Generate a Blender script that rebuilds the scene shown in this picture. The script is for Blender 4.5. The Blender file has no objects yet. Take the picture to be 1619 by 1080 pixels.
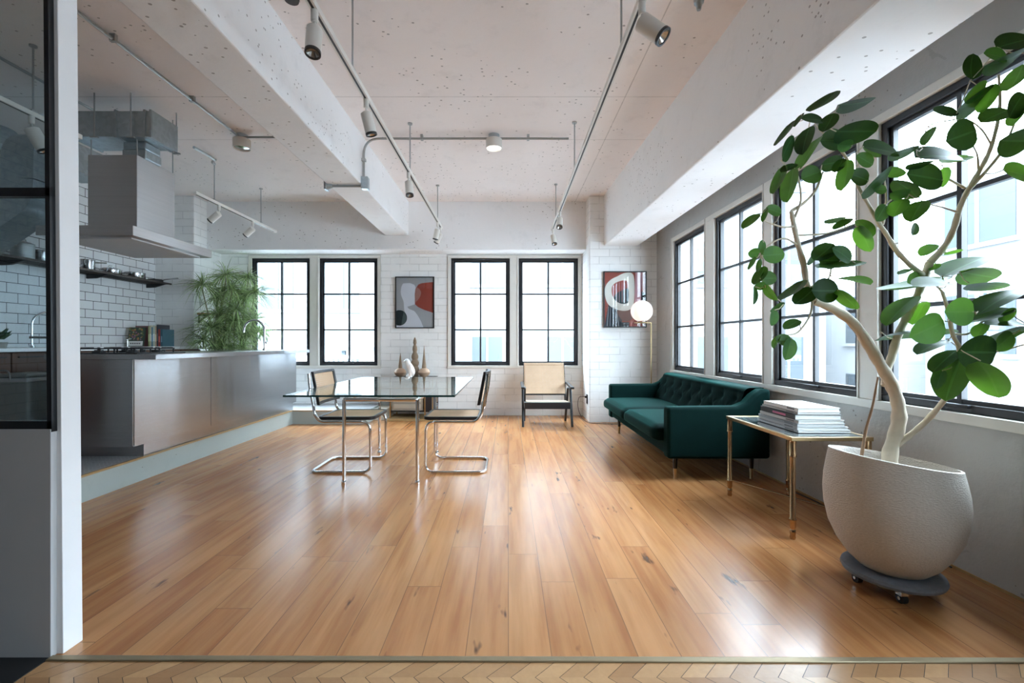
import bpy, bmesh, math, random
from mathutils import Vector, Matrix
from math import sin, cos, pi, radians as R, sqrt
random.seed(7)
C = bpy.context.scene.collection
# ------------------------------------------------------------------ camera, world, exposure
F, VX, VY, H = 711.6, 803.0, 543.0, 1.10      # focal in pixels, vanishing point, eye height
cd = bpy.data.cameras.new('camera'); cam = bpy.data.objects.new('camera', cd); C.objects.link(cam)
cam.location = (0, 0, H); cam.rotation_euler = (pi/2, 0, 0)
cd.sensor_width = 36; cd.lens = F*36/1619; cd.clip_start = 0.02; cd.clip_end = 300
cd.shift_x = (809.5-VX)/1619; cd.shift_y = (VY-540)/1619
bpy.context.scene.camera = cam
W = bpy.data.worlds.new('overcast_sky'); bpy.context.scene.world = W; W.use_nodes = True
wb = W.node_tree.nodes['Background']; wb.inputs[0].default_value = (0.76, 0.92, 1.06, 1)
# overcast sky: three times brighter overhead than at the horizon
_n = W.node_tree.nodes; _l = W.node_tree.links
_tc = _n.new('ShaderNodeTexCoord'); _sx = _n.new('ShaderNodeSeparateXYZ'); _mr = _n.new('ShaderNodeMapRange')
_l.new(_tc.outputs['Generated'], _sx.inputs[0]); _l.new(_sx.outputs['Z'], _mr.inputs['Value'])
_mr.inputs['From Min'].default_value = 0; _mr.inputs['From Max'].default_value = 1
_mr.inputs['To Min'].default_value = 9.0; _mr.inputs['To Max'].default_value = 27.0
_l.new(_mr.outputs[0], wb.inputs[1])
vs = bpy.context.scene.view_settings
bpy.context.scene.display_settings.display_device = 'sRGB'
vs.view_transform = 'Standard'; vs.look = 'None'; vs.gamma = 1; vs.use_curve_mapping = False
vs.exposure = 0.98
try:
    bpy.context.scene.cycles.max_bounces = 12; bpy.context.scene.cycles.diffuse_bounces = 8
    bpy.context.scene.cycles.transparent_max_bounces = 24
except Exception: pass

def portal(loc, rot, sx, sy):
    l = bpy.data.lights.new('window_portal', 'AREA'); l.shape = 'RECTANGLE'; l.size = sx; l.size_y = sy
    l.cycles.is_portal = True
    o = bpy.data.objects.new('window_portal', l); C.objects.link(o); o.location = loc; o.rotation_euler = rot
# ------------------------------------------------------------------ constants measured from the photo
CEIL = 3.16; YB = 6.865; YP = 6.27; XL = -4.91
SK = 0.0281; XR = 2.25                          # the right wall runs slightly askew
def XW(y, x=XR): return x - SK*y
def PX(x, Y): return (x-VX)*Y/F
def PZ(y, Y): return H-(y-VY)*Y/F
def V3(x, y, Y): return Vector((PX(x, Y), Y, PZ(y, Y)))
# ------------------------------------------------------------------ node helpers
class NT:
    def __init__(s, name):
        s.m = bpy.data.materials.new(name); s.m.use_nodes = True; s.t = s.m.node_tree; s.t.nodes.clear()
        s.out = s.t.nodes.new('ShaderNodeOutputMaterial')
    def n(s, typ, ins=None, **kw):
        nd = s.t.nodes.new(typ)
        for k, v in kw.items(): setattr(nd, k, v)
        for k, v in (ins or {}).items(): s.set(nd.inputs[k], v)
        return nd
    def set(s, inp, v):
        if hasattr(v, 'is_output'): s.t.links.new(v, inp)
        elif hasattr(v, 'outputs'): s.t.links.new(v.outputs[0], inp)
        else:
            if isinstance(v, (tuple, list)) and len(v) == 3 and inp.type == 'RGBA': v = (*v, 1)
            inp.default_value = v
    def ma(s, op, a, b=0.0, c=0.0):
        nd = s.t.nodes.new('ShaderNodeMath'); nd.operation = op
        s.set(nd.inputs[0], a); s.set(nd.inputs[1], b); s.set(nd.inputs[2], c); return nd.outputs[0]
    def mix(s, f, a, b, blend='MIX'):
        nd = s.t.nodes.new('ShaderNodeMix'); nd.data_type = 'RGBA'; nd.blend_type = blend
        s.set(nd.inputs[0], f); s.set(nd.inputs[6], a); s.set(nd.inputs[7], b); return nd.outputs[2]
    def ramp(s, f, stops):
        nd = s.t.nodes.new('ShaderNodeValToRGB'); s.set(nd.inputs[0], f); el = nd.color_ramp.elements
        while len(el) < len(stops): el.new(0.5)
        for e, (p, c) in zip(el, stops): e.position = p; e.color = (c, c, c, 1) if not isinstance(c, tuple) else (*c, 1)
        return nd.outputs[0]
    def pos(s): return s.n('ShaderNodeNewGeometry').outputs['Position']
    def obj(s): return s.n('ShaderNodeTexCoord').outputs['Object']
    def xyz(s, v): nd = s.n('ShaderNodeSeparateXYZ', {0: v}); return nd.outputs
    def comb(s, x, y, z=0.0): return s.n('ShaderNodeCombineXYZ', {0: x, 1: y, 2: z}).outputs[0]
    def noise(s, v, scale, detail=4, rough=.55, out='Fac'):
        return s.n('ShaderNodeTexNoise', {'Vector': v, 'Scale': scale, 'Detail': detail, 'Roughness': rough}).outputs[out]
    def scl(s, v, k): return s.n('ShaderNodeVectorMath', {0: v, 1: k}, operation='MULTIPLY').outputs[0]
    def bump(s, h, st=.3, d=.01): return s.n('ShaderNodeBump', {'Height': h, 'Strength': st, 'Distance': d}).outputs[0]
    def bsdf(s, col, rough=.5, metal=0., normal=None, **kw):
        b = s.n('ShaderNodeBsdfPrincipled', {'Base Color': col, 'Roughness': rough, 'Metallic': metal})
        if normal is not None: s.set(b.inputs['Normal'], normal)
        for k, v in kw.items(): s.set(b.inputs[k.replace('_', ' ')], v)
        return b
    def done(s, sh): s.set(s.out.inputs[0], sh); return s.m
def simple(name, col, rough=.5, metal=0., nscale=0, var=.12, bump=0., **kw):
    t = NT(name); c = col; nrm = None
    if nscale:
        f = t.noise(t.obj(), nscale)
        c = t.mix(f, tuple(x*(1-var) for x in col), tuple(min(1, x*(1+var)) for x in col))
        if bump: nrm = t.bump(f, bump, .005)
    return t.done(t.bsdf(c, rough, metal, nrm, **kw))
# ---- structure materials
def plaster(name, base, pits=.5, seams=False, bumpy=.25, cracks=False):
    t = NT(name); p = t.pos()
    big = t.noise(p, 1.3, 5, .6); fine = t.noise(p, 22, 5, .6)
    c = t.mix(big, tuple(x*.93 for x in base), tuple(min(1, x*1.05) for x in base))
    c = t.mix(t.ramp(t.noise(p, 5, 6, .7), [(.55, 0), (.75, 1)]), c, tuple(x*.9 for x in base))
    vor = t.n('ShaderNodeTexVoronoi', {'Vector': t.scl(p, (1, 1.3, 1.5)), 'Scale': 17.0})
    dist = t.ma('ADD', vor.outputs['Distance'], t.ma('MULTIPLY', fine, .16))
    dot = t.ma('LESS_THAN', dist, .235)
    clus = t.ma('GREATER_THAN', t.noise(p, 1.7, 3, .6), .60-.13*pits)
    rnd = t.ma('GREATER_THAN', t.xyz(vor.outputs['Color'])[0], .35)
    f = t.ma('MULTIPLY', t.ma('MULTIPLY', dot, clus), rnd)
    c = t.mix(t.ma('MULTIPLY', f, .65), c, (.16, .14, .12))
    if seams:
        x, y, z = t.xyz(p)
        for co, v0 in ((y, 3.76), (y, 4.55), (x, .62+.36), (x, -2.0)):
            w = t.ma('LESS_THAN', t.ma('ABSOLUTE', t.ma('SUBTRACT', co, v0)), .004)
            c = t.mix(t.ma('MULTIPLY', t.ma('MULTIPLY', w, t.noise(p, 6, 3)), .8), c, (.2, .17, .15))
    if cracks:
        nz = t.n('ShaderNodeTexNoise', {'Vector': p, 'Scale': 2.2, 'Detail': 5.0}).outputs['Color']
        wp_ = t.n('ShaderNodeVectorMath', {0: p, 1: t.scl(nz, (.5, .5, .5))}, operation='ADD').outputs[0]
        ed = t.n('ShaderNodeTexVoronoi', {'Vector': wp_, 'Scale': 1.5}, feature='DISTANCE_TO_EDGE').outputs[0]
        ck = t.ma('MULTIPLY', t.ma('LESS_THAN', ed, .012), t.ma('GREATER_THAN', t.noise(p, 1.9, 2), .52))
        c = t.mix(t.ma('MULTIPLY', ck, .35), c, (.30, .29, .27)); f = t.ma('MAXIMUM', f, ck)
    hgt = t.ma('ADD', t.ma('MULTIPLY', fine, .4), t.ma('MULTIPLY', f, -.8))
    hgt = t.ma('ADD', hgt, t.noise(p, 4, 5, .6))
    return t.done(t.bsdf(c, .75, 0, t.bump(hgt, bumpy, .012)))
M = {}
M['ceiling'] = plaster('ceiling_plaster', (.88, .82, .795), .9, True)
M['beam'] = plaster('beam_plaster', (.86, .86, .86), .6)
M['plaster'] = plaster('wall_plaster', (.47, .47, .455), .4, False, .6, True)
def brick(name, base, w, h, horiz='x', mortar=.05, mcol=None, ms=.006, bump=.5, rough=.6):
    t = NT(name); x, y, z = t.xyz(t.pos())
    u = x if horiz == 'x' else y
    if horiz == 'xy': u = t.ma('ADD', x, y)
    br = t.n('ShaderNodeTexBrick', {'Vector': t.comb(u, z), 'Color1': (*[c*.95 for c in base], 1), 'Color2': (*base, 1),
        'Mortar': (*(mcol or [c*.68 for c in base]), 1), 'Scale': 1.0, 'Mortar Size': ms, 'Mortar Smooth': .3,
        'Brick Width': w, 'Row Height': h})
    br.offset = .5
    p = t.pos(); n = t.noise(p, 5, 5, .6)
    c = br.outputs['Color']
    if not mcol:
        keep = t.ramp(t.noise(p, 3.2, 3), [(.36, 0), (.55, 1)])
        c = t.mix(keep, base, c)
    c = t.mix(n, t.mix(1, c, (.93, .93, .93), 'MULTIPLY'), c)
    hh = t.ma('ADD', t.ma('MULTIPLY', br.outputs['Fac'], -1.0), t.ma('MULTIPLY', t.noise(p, 14, 5, .6), .5))
    return t.done(t.bsdf(c, rough, 0, t.bump(hh, bump, .008)))
M['brick'] = brick('painted_brick', (.89, .90, .89), .29, .105, 'xy', ms=.004)
M['tile'] = brick('subway_tile', (.80, .82, .83), .205, .100, 'y', mcol=(.035, .035, .037), ms=.0035, bump=.25, rough=.18)
def planks():
    t = NT('oak_planks'); p = t.pos(); x, y, z = t.xyz(p); w = .152; L = 1.75
    xs = t.ma('DIVIDE', t.ma('ADD', x, 10.03), w); row = t.ma('FLOOR', xs)
    rr = t.n('ShaderNodeTexWhiteNoise', {'W': row}, noise_dimensions='1D').outputs['Value']
    ys = t.ma('DIVIDE', t.ma('ADD', t.ma('ADD', y, 20), t.ma('MULTIPLY', rr, 7)), L); idx = t.ma('FLOOR', ys)
    pr = t.n('ShaderNodeTexWhiteNoise', {'Vector': t.comb(row, idx)}, noise_dimensions='2D')
    r1 = pr.outputs['Value']; r3 = t.xyz(pr.outputs['Color'])
    fx = t.ma('FRACT', xs); fy = t.ma('FRACT', ys)
    ex = t.ma('MINIMUM', fx, t.ma('SUBTRACT', 1, fx)); ey = t.ma('MULTIPLY', t.ma('MINIMUM', fy, t.ma('SUBTRACT', 1, fy)), L/w)
    gap = t.ma('LESS_THAN', t.ma('MINIMUM', ex, ey), .0095)
    gv = t.comb(t.ma('MULTIPLY', x, 26), t.ma('MULTIPLY', y, 1.6), t.ma('MULTIPLY', r1, 50))
    g = t.noise(gv, 1, 4, .55)
    g2 = t.noise(t.comb(t.ma('MULTIPLY', x, 5), t.ma('MULTIPLY', y, .9), t.ma('MULTIPLY', r3[1], 90)), 1, 4, .5)
    c = t.mix(r1, (.42, .180, .062), (.56, .270, .105))
    c = t.mix(t.ma('MULTIPLY', r3[2], .5), c, (.47, .195, .070))
    c = t.mix(t.ramp(g, [(.35, 1), (.62, 0)]), c, t.mix(1, c, (.74, .66, .60), 'MULTIPLY'))
    c = t.mix(t.ramp(g2, [(.45, 0), (.75, .6)]), c, (.56, .30, .13))
    kn = t.noise(t.comb(t.ma('MULTIPLY', x, 13), t.ma('MULTIPLY', y, 3.2), t.ma('MULTIPLY', r1, 70)), 1, 3, .6)
    kf = t.n('ShaderNodeMapRange', {'Value': kn, 'From Min': .675, 'From Max': .74}).outputs[0]
    c = t.mix(t.ma('MULTIPLY', kf, .85), c, (.045, .022, .012))
    kn2 = t.noise(t.comb(t.ma('MULTIPLY', x, 7), t.ma('MULTIPLY', y, 1.1), t.ma('MULTIPLY', r3[0], 40)), 1, 3, .6)
    c = t.mix(t.n('ShaderNodeMapRange', {'Value': kn2, 'From Min': .60, 'From Max': .78, 'To Max': .45}).outputs[0], c, (.16, .075, .035))
    c = t.mix(t.ma('MULTIPLY', gap, .75), c, (.10, .05, .025))
    hh = t.ma('ADD', t.ma('MULTIPLY', g, .25), t.ma('MULTIPLY', gap, -1.0))
    ro = t.ma('ADD', .21, t.ma('MULTIPLY', g, .05))
    return t.done(t.bsdf(c, ro, 0, t.bump(hh, .15, .003), Specular_IOR_Level=.65))
M['planks'] = planks()
def attr_wood():
    t = NT('chevron_oak'); a = t.n('ShaderNodeAttribute', attribute_name='tone').outputs['Fac']; p = t.pos()
    g = t.noise(p, 40, 5, .6)
    c = t.mix(a, (.36, .19, .085), (.58, .35, .17)); c = t.mix(t.ma('MULTIPLY', g, .5), c, (.25, .12, .05))
    return t.done(t.bsdf(c, .3, 0, t.bump(g, .15, .004)))
M['chevron'] = attr_wood()
def hexfloor():
    t = NT('mosaic_floor'); p = t.pos()
    v = t.n('ShaderNodeTexVoronoi', {'Vector': p, 'Scale': 32.0, 'Randomness': .15}, feature='DISTANCE_TO_EDGE').outputs[0]
    c = t.mix(t.ramp(v, [(.05, 0), (.12, 1)]), (.10, .11, .12), (.50, .52, .54)); return t.done(t.bsdf(c, .35))
M['mosaic'] = hexfloor()
M['plinth'] = plaster('plinth_paint', (.40, .44, .42), .3)
M['cream'] = simple('cream_paint', (.70, .68, .63), .45, nscale=9, var=.05)
M['white_paint'] = simple('white_paint', (.90, .92, .94), .45, nscale=6, var=.03)
M['grey_paint'] = simple('grey_paint', (.52, .53, .54), .6, nscale=6, var=.05)
M['dim_wall'] = simple('dim_room_wall', (.14, .14, .145), .7)  # colour darkened to stand in for the dim, unseen room behind the camera
M['black_metal'] = simple('black_metal', (.012, .013, .016), .38)
M['black'] = simple('black_plastic', (.012, .012, .013), .45)
M['iron'] = simple('cast_iron', (.02, .02, .022), .55, nscale=60, bump=.3)
M['threshold'] = simple('threshold_brass', (.30, .24, .15), .45, .6, nscale=20)
M['edgewood'] = simple('edge_wood', (.42, .26, .11), .5, nscale=20, var=.3)
def thin_glass(name, tint, rough=0., ior=1.5, boost=1.0):
    t = NT(name); g = t.n('ShaderNodeNewGeometry')
    dt = t.n('ShaderNodeVectorMath', {0: g.outputs['Normal'], 1: g.outputs['Incoming']}, operation='DOT_PRODUCT').outputs['Value']
    r0 = ((ior-1)/(ior+1))**2      # Schlick, the same from either side of the sheet
    fr = t.ma('ADD', r0, t.ma('MULTIPLY', 1-r0, t.ma('POWER', t.ma('SUBTRACT', 1.0, t.ma('ABSOLUTE', dt)), 5.0)))
    tr = t.n('ShaderNodeBsdfTransparent', {'Color': tint}); gl = t.n('ShaderNodeBsdfGlossy', {'Color': (1, 1, 1, 1), 'Roughness': rough})
    return t.done(t.n('ShaderNodeMixShader', {0: t.ma('MULTIPLY', fr, boost), 1: tr, 2: gl}))
M['pane'] = thin_glass('window_glass', (.97, .985, .99, 1), 0, 1.45)
M['smoke_pane'] = thin_glass('partition_glass', (.78, .84, .86, 1), 0, 1.5)
M['tglass'] = thin_glass('table_glass', (.90, .965, .945, 1), 0, 1.52)
M['glass_edge'] = simple('glass_edge', (.01, .035, .03), .1)
M['chrome'] = simple('chrome', (.78, .79, .80), .07, 1.)
M['polished'] = simple('polished_steel', (.42, .42, .42), .22, 1.)
def steel(name, col, rough, ax):
    t = NT(name); k = (1.5, 1.5, 90) if ax == 'z' else (90, 90, 1.5)
    p = t.pos(); g = t.noise(t.scl(p, k), 1, 3, .5); w = t.noise(t.scl(p, (1, 1.6, .25)), 1.6, 2, .5)
    c = t.mix(g, tuple(x*.85 for x in col), col)
    nb = t.n('ShaderNodeBump', {'Height': t.ma('ADD', t.ma('MULTIPLY', g, .03), w), 'Strength': .35, 'Distance': .02}).outputs[0]
    return t.done(t.bsdf(c, rough, 1., nb, Anisotropic=.92, Anisotropic_Rotation=.25))
M['steel'] = steel('brushed_steel', (.52, .52, .53), .24, 'z')
M['hood'] = steel('hood_steel', (.60, .58, .57), .40, 'z')
def galv():
    t = NT('galvanised_steel'); v = t.n('ShaderNodeTexVoronoi', {'Vector': t.pos(), 'Scale': 34.0}).outputs['Color']
    c = t.mix(t.xyz(v)[0], (.40, .46, .49), (.47, .54, .57)); return t.done(t.bsdf(c, .36, .85))
M['galv'] = galv()
M['conduit'] = simple('conduit_zinc', (.42, .44, .44), .4, .7)
M['lampwhite'] = simple('lamp_white', (.74, .72, .67), .45)
M['ring'] = simple('lamp_ring', (.03, .03, .03), .3)
M['reflector'] = simple('lamp_reflector', (.55, .52, .48), .2, .8)
M['brass'] = simple('brass', (.46, .34, .19), .28, 1., nscale=12, var=.15)
M['brass_old'] = simple('aged_brass', (.48, .31, .17), .22, 1., nscale=25, var=.25)
M['velvet'] = NT('green_velvet')
def velvet():
    t = NT('teal_velvet'); n = t.noise(t.obj(), 7, 3); f = t.noise(t.obj(), 350, 2)
    c = t.mix(n, (.0004, .0075, .0068), (.0008, .0145, .0128))
    b = t.bsdf(c, .85, 0, t.bump(f, .12, .002), Sheen_Weight=.15, Sheen_Roughness=.32, Sheen_Tint=(.06, .60, .50, 1), Specular_IOR_Level=.08)
    return t.done(b)
M['velvet'] = velvet()
M['ebony'] = simple('black_wood', (.012, .012, .014), .35, nscale=40, var=.3)
M['leg_black'] = simple('leg_black', (.01, .01, .01), .3)
def cane(name, ax):
    t = NT(name); x, y, z = t.xyz(t.obj()); a = {'x': x, 'y': y, 'z': z}
    u = t.ma('FRACT', t.ma('DIVIDE', a[ax[0]], .0165)); v = t.ma('FRACT', t.ma('DIVIDE', a[ax[1]], .0165))
    du = t.ma('SUBTRACT', u, .5); dv = t.ma('SUBTRACT', v, .5)
    d = t.ma('SQRT', t.ma('ADD', t.ma('MULTIPLY', du, du), t.ma('MULTIPLY', dv, dv)))
    hole = t.ma('LESS_THAN', d, .23)
    c = t.mix(t.noise(t.obj(), 9), (.62, .42, .27), (.78, .57, .39))
    b = t.bsdf(c, .85, 0, None, Specular_IOR_Level=.2); tr = t.n('ShaderNodeBsdfTransparent')
    return t.done(t.n('ShaderNodeMixShader', {0: hole, 1: b, 2: tr}))
M['cane_yz'] = cane('cane_back', 'yz'); M['cane_xy'] = cane('cane_seat', 'xy'); M['cane_xz'] = cane('cane_panel', 'xz')
def potmat():
    t = NT('ribbed_stone'); p = t.obj(); x, y, z = t.xyz(p)
    a = t.ma('ARCTAN2', y, x); v = t.comb(t.ma('MULTIPLY', a, 22), t.ma('MULTIPLY', z, 190), 0.)
    n = t.noise(v, 1, 4, .6); f = t.noise(p, 120, 3)
    c = t.mix(n, (.50, .46, .41), (.80, .77, .72)); c = t.mix(t.ma('MULTIPLY', f, .3), c, (.5, .45, .40))
    return t.done(t.bsdf(c, .8, 0, t.bump(n, .9, .006)))
M['pot'] = potmat()
M['dolly'] = simple('dolly_grey', (.16, .18, .21), .6, nscale=60, var=.2, bump=.3)
M['soil'] = simple('soil', (.10, .07, .05), .9, nscale=60, var=.5, bump=.8)
M['bark'] = simple('pale_bark', (.72, .64, .50), .6, nscale=22, var=.16, bump=.4)
M['twig'] = simple('brown_twig', (.36, .22, .13), .6, nscale=30, var=.2, bump=.3)
def leafmat(name, col, tcol, tw, rough=.32):
    t = NT(name); a = t.n('ShaderNodeAttribute', attribute_name='tone').outputs['Fac']
    vein = t.n('ShaderNodeAttribute', attribute_name='vein').outputs['Fac']
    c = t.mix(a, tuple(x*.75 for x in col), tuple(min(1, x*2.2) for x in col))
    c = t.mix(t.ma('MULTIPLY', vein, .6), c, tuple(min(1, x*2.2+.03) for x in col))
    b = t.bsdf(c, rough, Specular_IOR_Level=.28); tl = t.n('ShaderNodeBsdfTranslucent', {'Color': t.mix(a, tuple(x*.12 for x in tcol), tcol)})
    return t.done(t.n('ShaderNodeMixShader', {0: tw, 1: b, 2: tl}))
M['leaf'] = leafmat('fig_leaf', (.020, .075, .024), (.20, .46, .035), .32, .48)
M['blade'] = leafmat('dracaena_blade', (.22, .31, .13), (.62, .72, .40), .38, .5)
M['walnut'] = simple('walnut_cabinet', (.13, .060, .035), .5, nscale=14, var=.3)
M['worktop'] = simple('worktop_steel', (.72, .71, .70), .3, .6)
M['bin'] = simple('bin_enamel', (.36, .38, .36), .45)
M['bag'] = simple('bin_liner', (.55, .57, .60), .35)
M['gourd'] = simple('woven_gourd', (.24, .17, .11), .7, nscale=45, var=.35, bump=.6)
M['gourd_pale'] = simple('gourd_skin', (.46, .30, .20), .6, nscale=12, var=.2)
M['porcelain'] = simple('white_porcelain', (.86, .86, .85), .25)
M['paper'] = simple('page_edges', (.60, .60, .58), .8, nscale=150, var=.08)
def globe():
    t = NT('lit_globe'); e = t.n('ShaderNodeEmission', {'Color': (1, .80, .70, 1), 'Strength': .42})
    b = t.bsdf((.55, .50, .47), .25); return t.done(t.n('ShaderNodeAddShader', {0: e, 1: b}))
M['globe'] = globe()
def emis(name, col, s): t = NT(name); return t.done(t.n('ShaderNodeEmission', {'Color': (*col, 1), 'Strength': s}))
M['bulb'] = emis('lamp_diffuser', (1, .95, .9), 1.6)
M['facade'] = simple('pale_facade', (.20, .205, .21), .8, nscale=.5, var=.08)
M['facade2'] = simple('grey_facade', (.070, .085, .095), .8, nscale=.5, var=.08)
M['fglass'] = simple('facade_glass', (.040, .050, .058), .5)
M['asphalt'] = simple('asphalt', (.25, .25, .26), .9)
COL = {}
def colr(c, rough=.5):
    k = (c, rough)
    if k not in COL: COL[k] = simple('paint_%d' % len(COL), c, rough)
    return COL[k]
# ------------------------------------------------------------------ mesh builder
ROOT = {}
class MB:
    def __init__(s, tf=None): s.bm = bmesh.new(); s.tf = tf; s.mats = []; s.cur = 0
    def mat(s, m):
        if m not in s.mats: s.mats.append(m)
        s.cur = s.mats.index(m); return s
    def face(s, vs):
        try: f = s.bm.faces.new(vs); f.material_index = s.cur; return f
        except ValueError: return None
    def hexa(s, p):                     # 8 points: bottom ring 0-3, top ring 4-7
        v = [s.bm.verts.new(q) for q in p]
        for f in ((3, 2, 1, 0), (4, 5, 6, 7), (0, 1, 5, 4), (1, 2, 6, 5), (2, 3, 7, 6), (3, 0, 4, 7)): s.face([v[i] for i in f])
        return s
    def box(s, x0, x1, y0, y1, z0, z1):
        return s.hexa([(x0, y0, z0), (x1, y0, z0), (x1, y1, z0), (x0, y1, z0), (x0, y0, z1), (x1, y0, z1), (x1, y1, z1), (x0, y1, z1)])
    def boxo(s, c, sx, sy, sz, rot=None):
        rot = rot or Matrix(); c = Vector(c)
        pts = [(-1, -1, -1), (1, -1, -1), (1, 1, -1), (-1, 1, -1), (-1, -1, 1), (1, -1, 1), (1, 1, 1), (-1, 1, 1)]
        return s.hexa([c + (rot.to_3x3() @ Vector((a*sx/2, b*sy/2, d*sz/2))) for a, b, d in pts])
    def tube(s, pts, r, seg=10, closed=False, cap=True):
        pts = [Vector(p) for p in pts]; n = len(pts)
        rs = r if isinstance(r, (list, tuple)) else [r]*n
        rings = []; prev = None
        for i, p in enumerate(pts):
            if closed: d = (pts[(i+1) % n]-pts[i-1])
            else: d = pts[min(i+1, n-1)]-pts[max(i-1, 0)]
            d.normalize()
            if prev is None:
                a = Vector((0, 0, 1)) if abs(d.z) < .9 else Vector((1, 0, 0)); u = d.cross(a).normalized()
            else:
                u = prev - d*prev.dot(d)
                u = u.normalized() if u.length > 1e-6 else d.orthogonal().normalized()
            prev = u; w = d.cross(u)
            rings.append([s.bm.verts.new(p + (u*cos(2*pi*k/seg)+w*sin(2*pi*k/seg))*rs[i]) for k in range(seg)])
        m = n if closed else n-1
        for i in range(m):
            a, b = rings[i], rings[(i+1) % n]
            for k in range(seg): s.face((a[k], a[(k+1) % seg], b[(k+1) % seg], b[k]))
        if cap and not closed: s.face(rings[0][::-1]); s.face(rings[-1])
        return s
    def cyl(s, p0, p1, r0, r1=None, seg=20): return s.tube([p0, p1], [r0, r0 if r1 is None else r1], seg)
    def lathe(s, prof, c=(0, 0, 0), seg=40, axis=None):
        c = Vector(c); q = Vector((0, 0, 1)).rotation_difference(Vector(axis).normalized()) if axis else None
        rings = []
        for r, z in prof:
            if r < 1e-5:
                v = Vector((0, 0, z)); v = q @ v if q else v; rings.append([s.bm.verts.new(c+v)])
            else:
                L = []
                for k in range(seg):
                    v = Vector((r*cos(2*pi*k/seg), r*sin(2*pi*k/seg), z)); v = q @ v if q else v; L.append(s.bm.verts.new(c+v))
                rings.append(L)
        for a, b in zip(rings, rings[1:]):
            for k in range(seg):
                k2 = (k+1) % seg
                if len(a) == 1 and len(b) == 1: continue
                if len(a) == 1: s.face((a[0], b[k2], b[k]))
                elif len(b) == 1: s.face((a[k], a[k2], b[0]))
                else: s.face((a[k], a[k2], b[k2], b[k]))
        return s
    def prism(s, poly, axis, a0, a1):   # polygon of (u,v) extruded along axis
        def P(u, v, a): return {'x': (a, u, v), 'y': (u, a, v), 'z': (u, v, a)}[axis]
        A = [s.bm.verts.new(P(u, v, a0)) for u, v in poly]; B = [s.bm.verts.new(P(u, v, a1)) for u, v in poly]
        n = len(poly); s.face(A[::-1]); s.face(B)
        for i in range(n): s.face((A[i], A[(i+1) % n], B[(i+1) % n], B[i]))
        return s
    def sphere(s, c, rx, ry=None, rz=None, seg=20, rings=12):
        ry = ry or rx; rz = rz or rx; c = Vector(c); R_ = []
        for i in range(rings+1):
            th = pi*i/rings
            if i in (0, rings): R_.append([s.bm.verts.new(c+Vector((0, 0, rz*cos(th))))]); continue
            R_.append([s.bm.verts.new(c+Vector((rx*sin(th)*cos(2*pi*k/seg), ry*sin(th)*sin(2*pi*k/seg), rz*cos(th)))) for k in range(seg)])
        for a, b in zip(R_, R_[1:]):
            for k in range(seg):
                k2 = (k+1) % seg
                if len(a) == 1: s.face((a[0], b[k], b[k2]))
                elif len(b) == 1: s.face((a[k2], a[k], b[0]))
                else: s.face((a[k2], a[k], b[k], b[k2]))
        return s
    def build(s, name, mat=None, parent=None, smooth=None, bevel=0, bseg=2, subd=0):
        if s.tf:
            for v in s.bm.verts: v.co = s.tf(v.co)
        off = ROOT.get(parent.name) if parent else None
        if off is not None:
            for v in s.bm.verts: v.co -= off
        bmesh.ops.recalc_face_normals(s.bm, faces=s.bm.faces)
        me = bpy.data.meshes.new(name); s.bm.to_mesh(me); s.bm.free()
        for m in (s.mats or [mat]): me.materials.append(m)
        o = bpy.data.objects.new(name, me); C.objects.link(o)
        if parent: o.parent = parent; ROOT[o.name] = off if off is not None else Vector((0, 0, 0))
        else: ROOT[o.name] = Vector((0, 0, 0))
        if bevel:
            b = o.modifiers.new('bevel', 'BEVEL'); b.width = bevel; b.segments = bseg; b.limit_method = 'ANGLE'; b.angle_limit = R(35)
        if subd: b = o.modifiers.new('sub', 'SUBSURF'); b.levels = b.render_levels = subd
        if smooth is None: smooth = 35
        if smooth:
            for p in me.polygons: p.use_smooth = True
            try: me.set_sharp_from_angle(angle=R(smooth))
            except Exception: pass
        return o
def tag(o, label=None, cat=None, group=None, kind=None):
    if label: o['label'] = label
    if cat: o['category'] = cat
    if group: o['group'] = group
    if kind: o['kind'] = kind
    return o
def thing(name, loc, label, cat, group=None):
    o = bpy.data.objects.new(name, None); C.objects.link(o); o.location = loc; ROOT[o.name] = Vector(loc)
    o.empty_display_size = .1
    return tag(o, label, cat, group)
def struct(o): o['kind'] = 'structure'; return o
def copy_tree(o, parent=None):
    c = o.copy(); C.objects.link(c); c.parent = parent
    for ch in list(o.children): copy_tree(ch, c)
    return c
def rpath(pts, r, n=6, closed=False):   # round the corners of a polyline
    pts = [Vector(p) for p in pts]; out = []; N = len(pts)
    for i, p in enumerate(pts):
        if not closed and i in (0, N-1): out.append(p); continue
        a = pts[i-1]; b = pts[(i+1) % N]; d1 = (a-p); d2 = (b-p)
        rr = min(r, d1.length*.48, d2.length*.48); d1.normalize(); d2.normalize()
        s0 = p+d1*rr; s1 = p+d2*rr
        for k in range(n+1):
            t = k/n; out.append(s0*(1-t)**2 + p*2*t*(1-t) + s1*t*t)
    return out
def spline(pts, n=6):                   # Catmull-Rom
    pts = [Vector(p) for p in pts]; P = [pts[0]*2-pts[1]]+pts+[pts[-1]*2-pts[-2]]; out = []
    for i in range(1, len(P)-2):
        for k in range(n):
            t = k/n; a, b, c, d = P[i-1:i+3]
            out.append(.5*((2*b)+(c-a)*t+(2*a-5*b+4*c-d)*t*t+(3*b-a-3*c+d)*t**3))
    out.append(pts[-1]); return out
skew = lambda co: Vector((co.x + XR - SK*co.y, co.y, co.z))     # x measured from the right wall's face

# ================================================================== SETTING
YN = -3.2
m = MB(); m.box(XL-.3, 3.0, 1.563, YB+.3, -.25, 0)
struct(m.build('floor', M['planks'], smooth=0))
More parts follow.
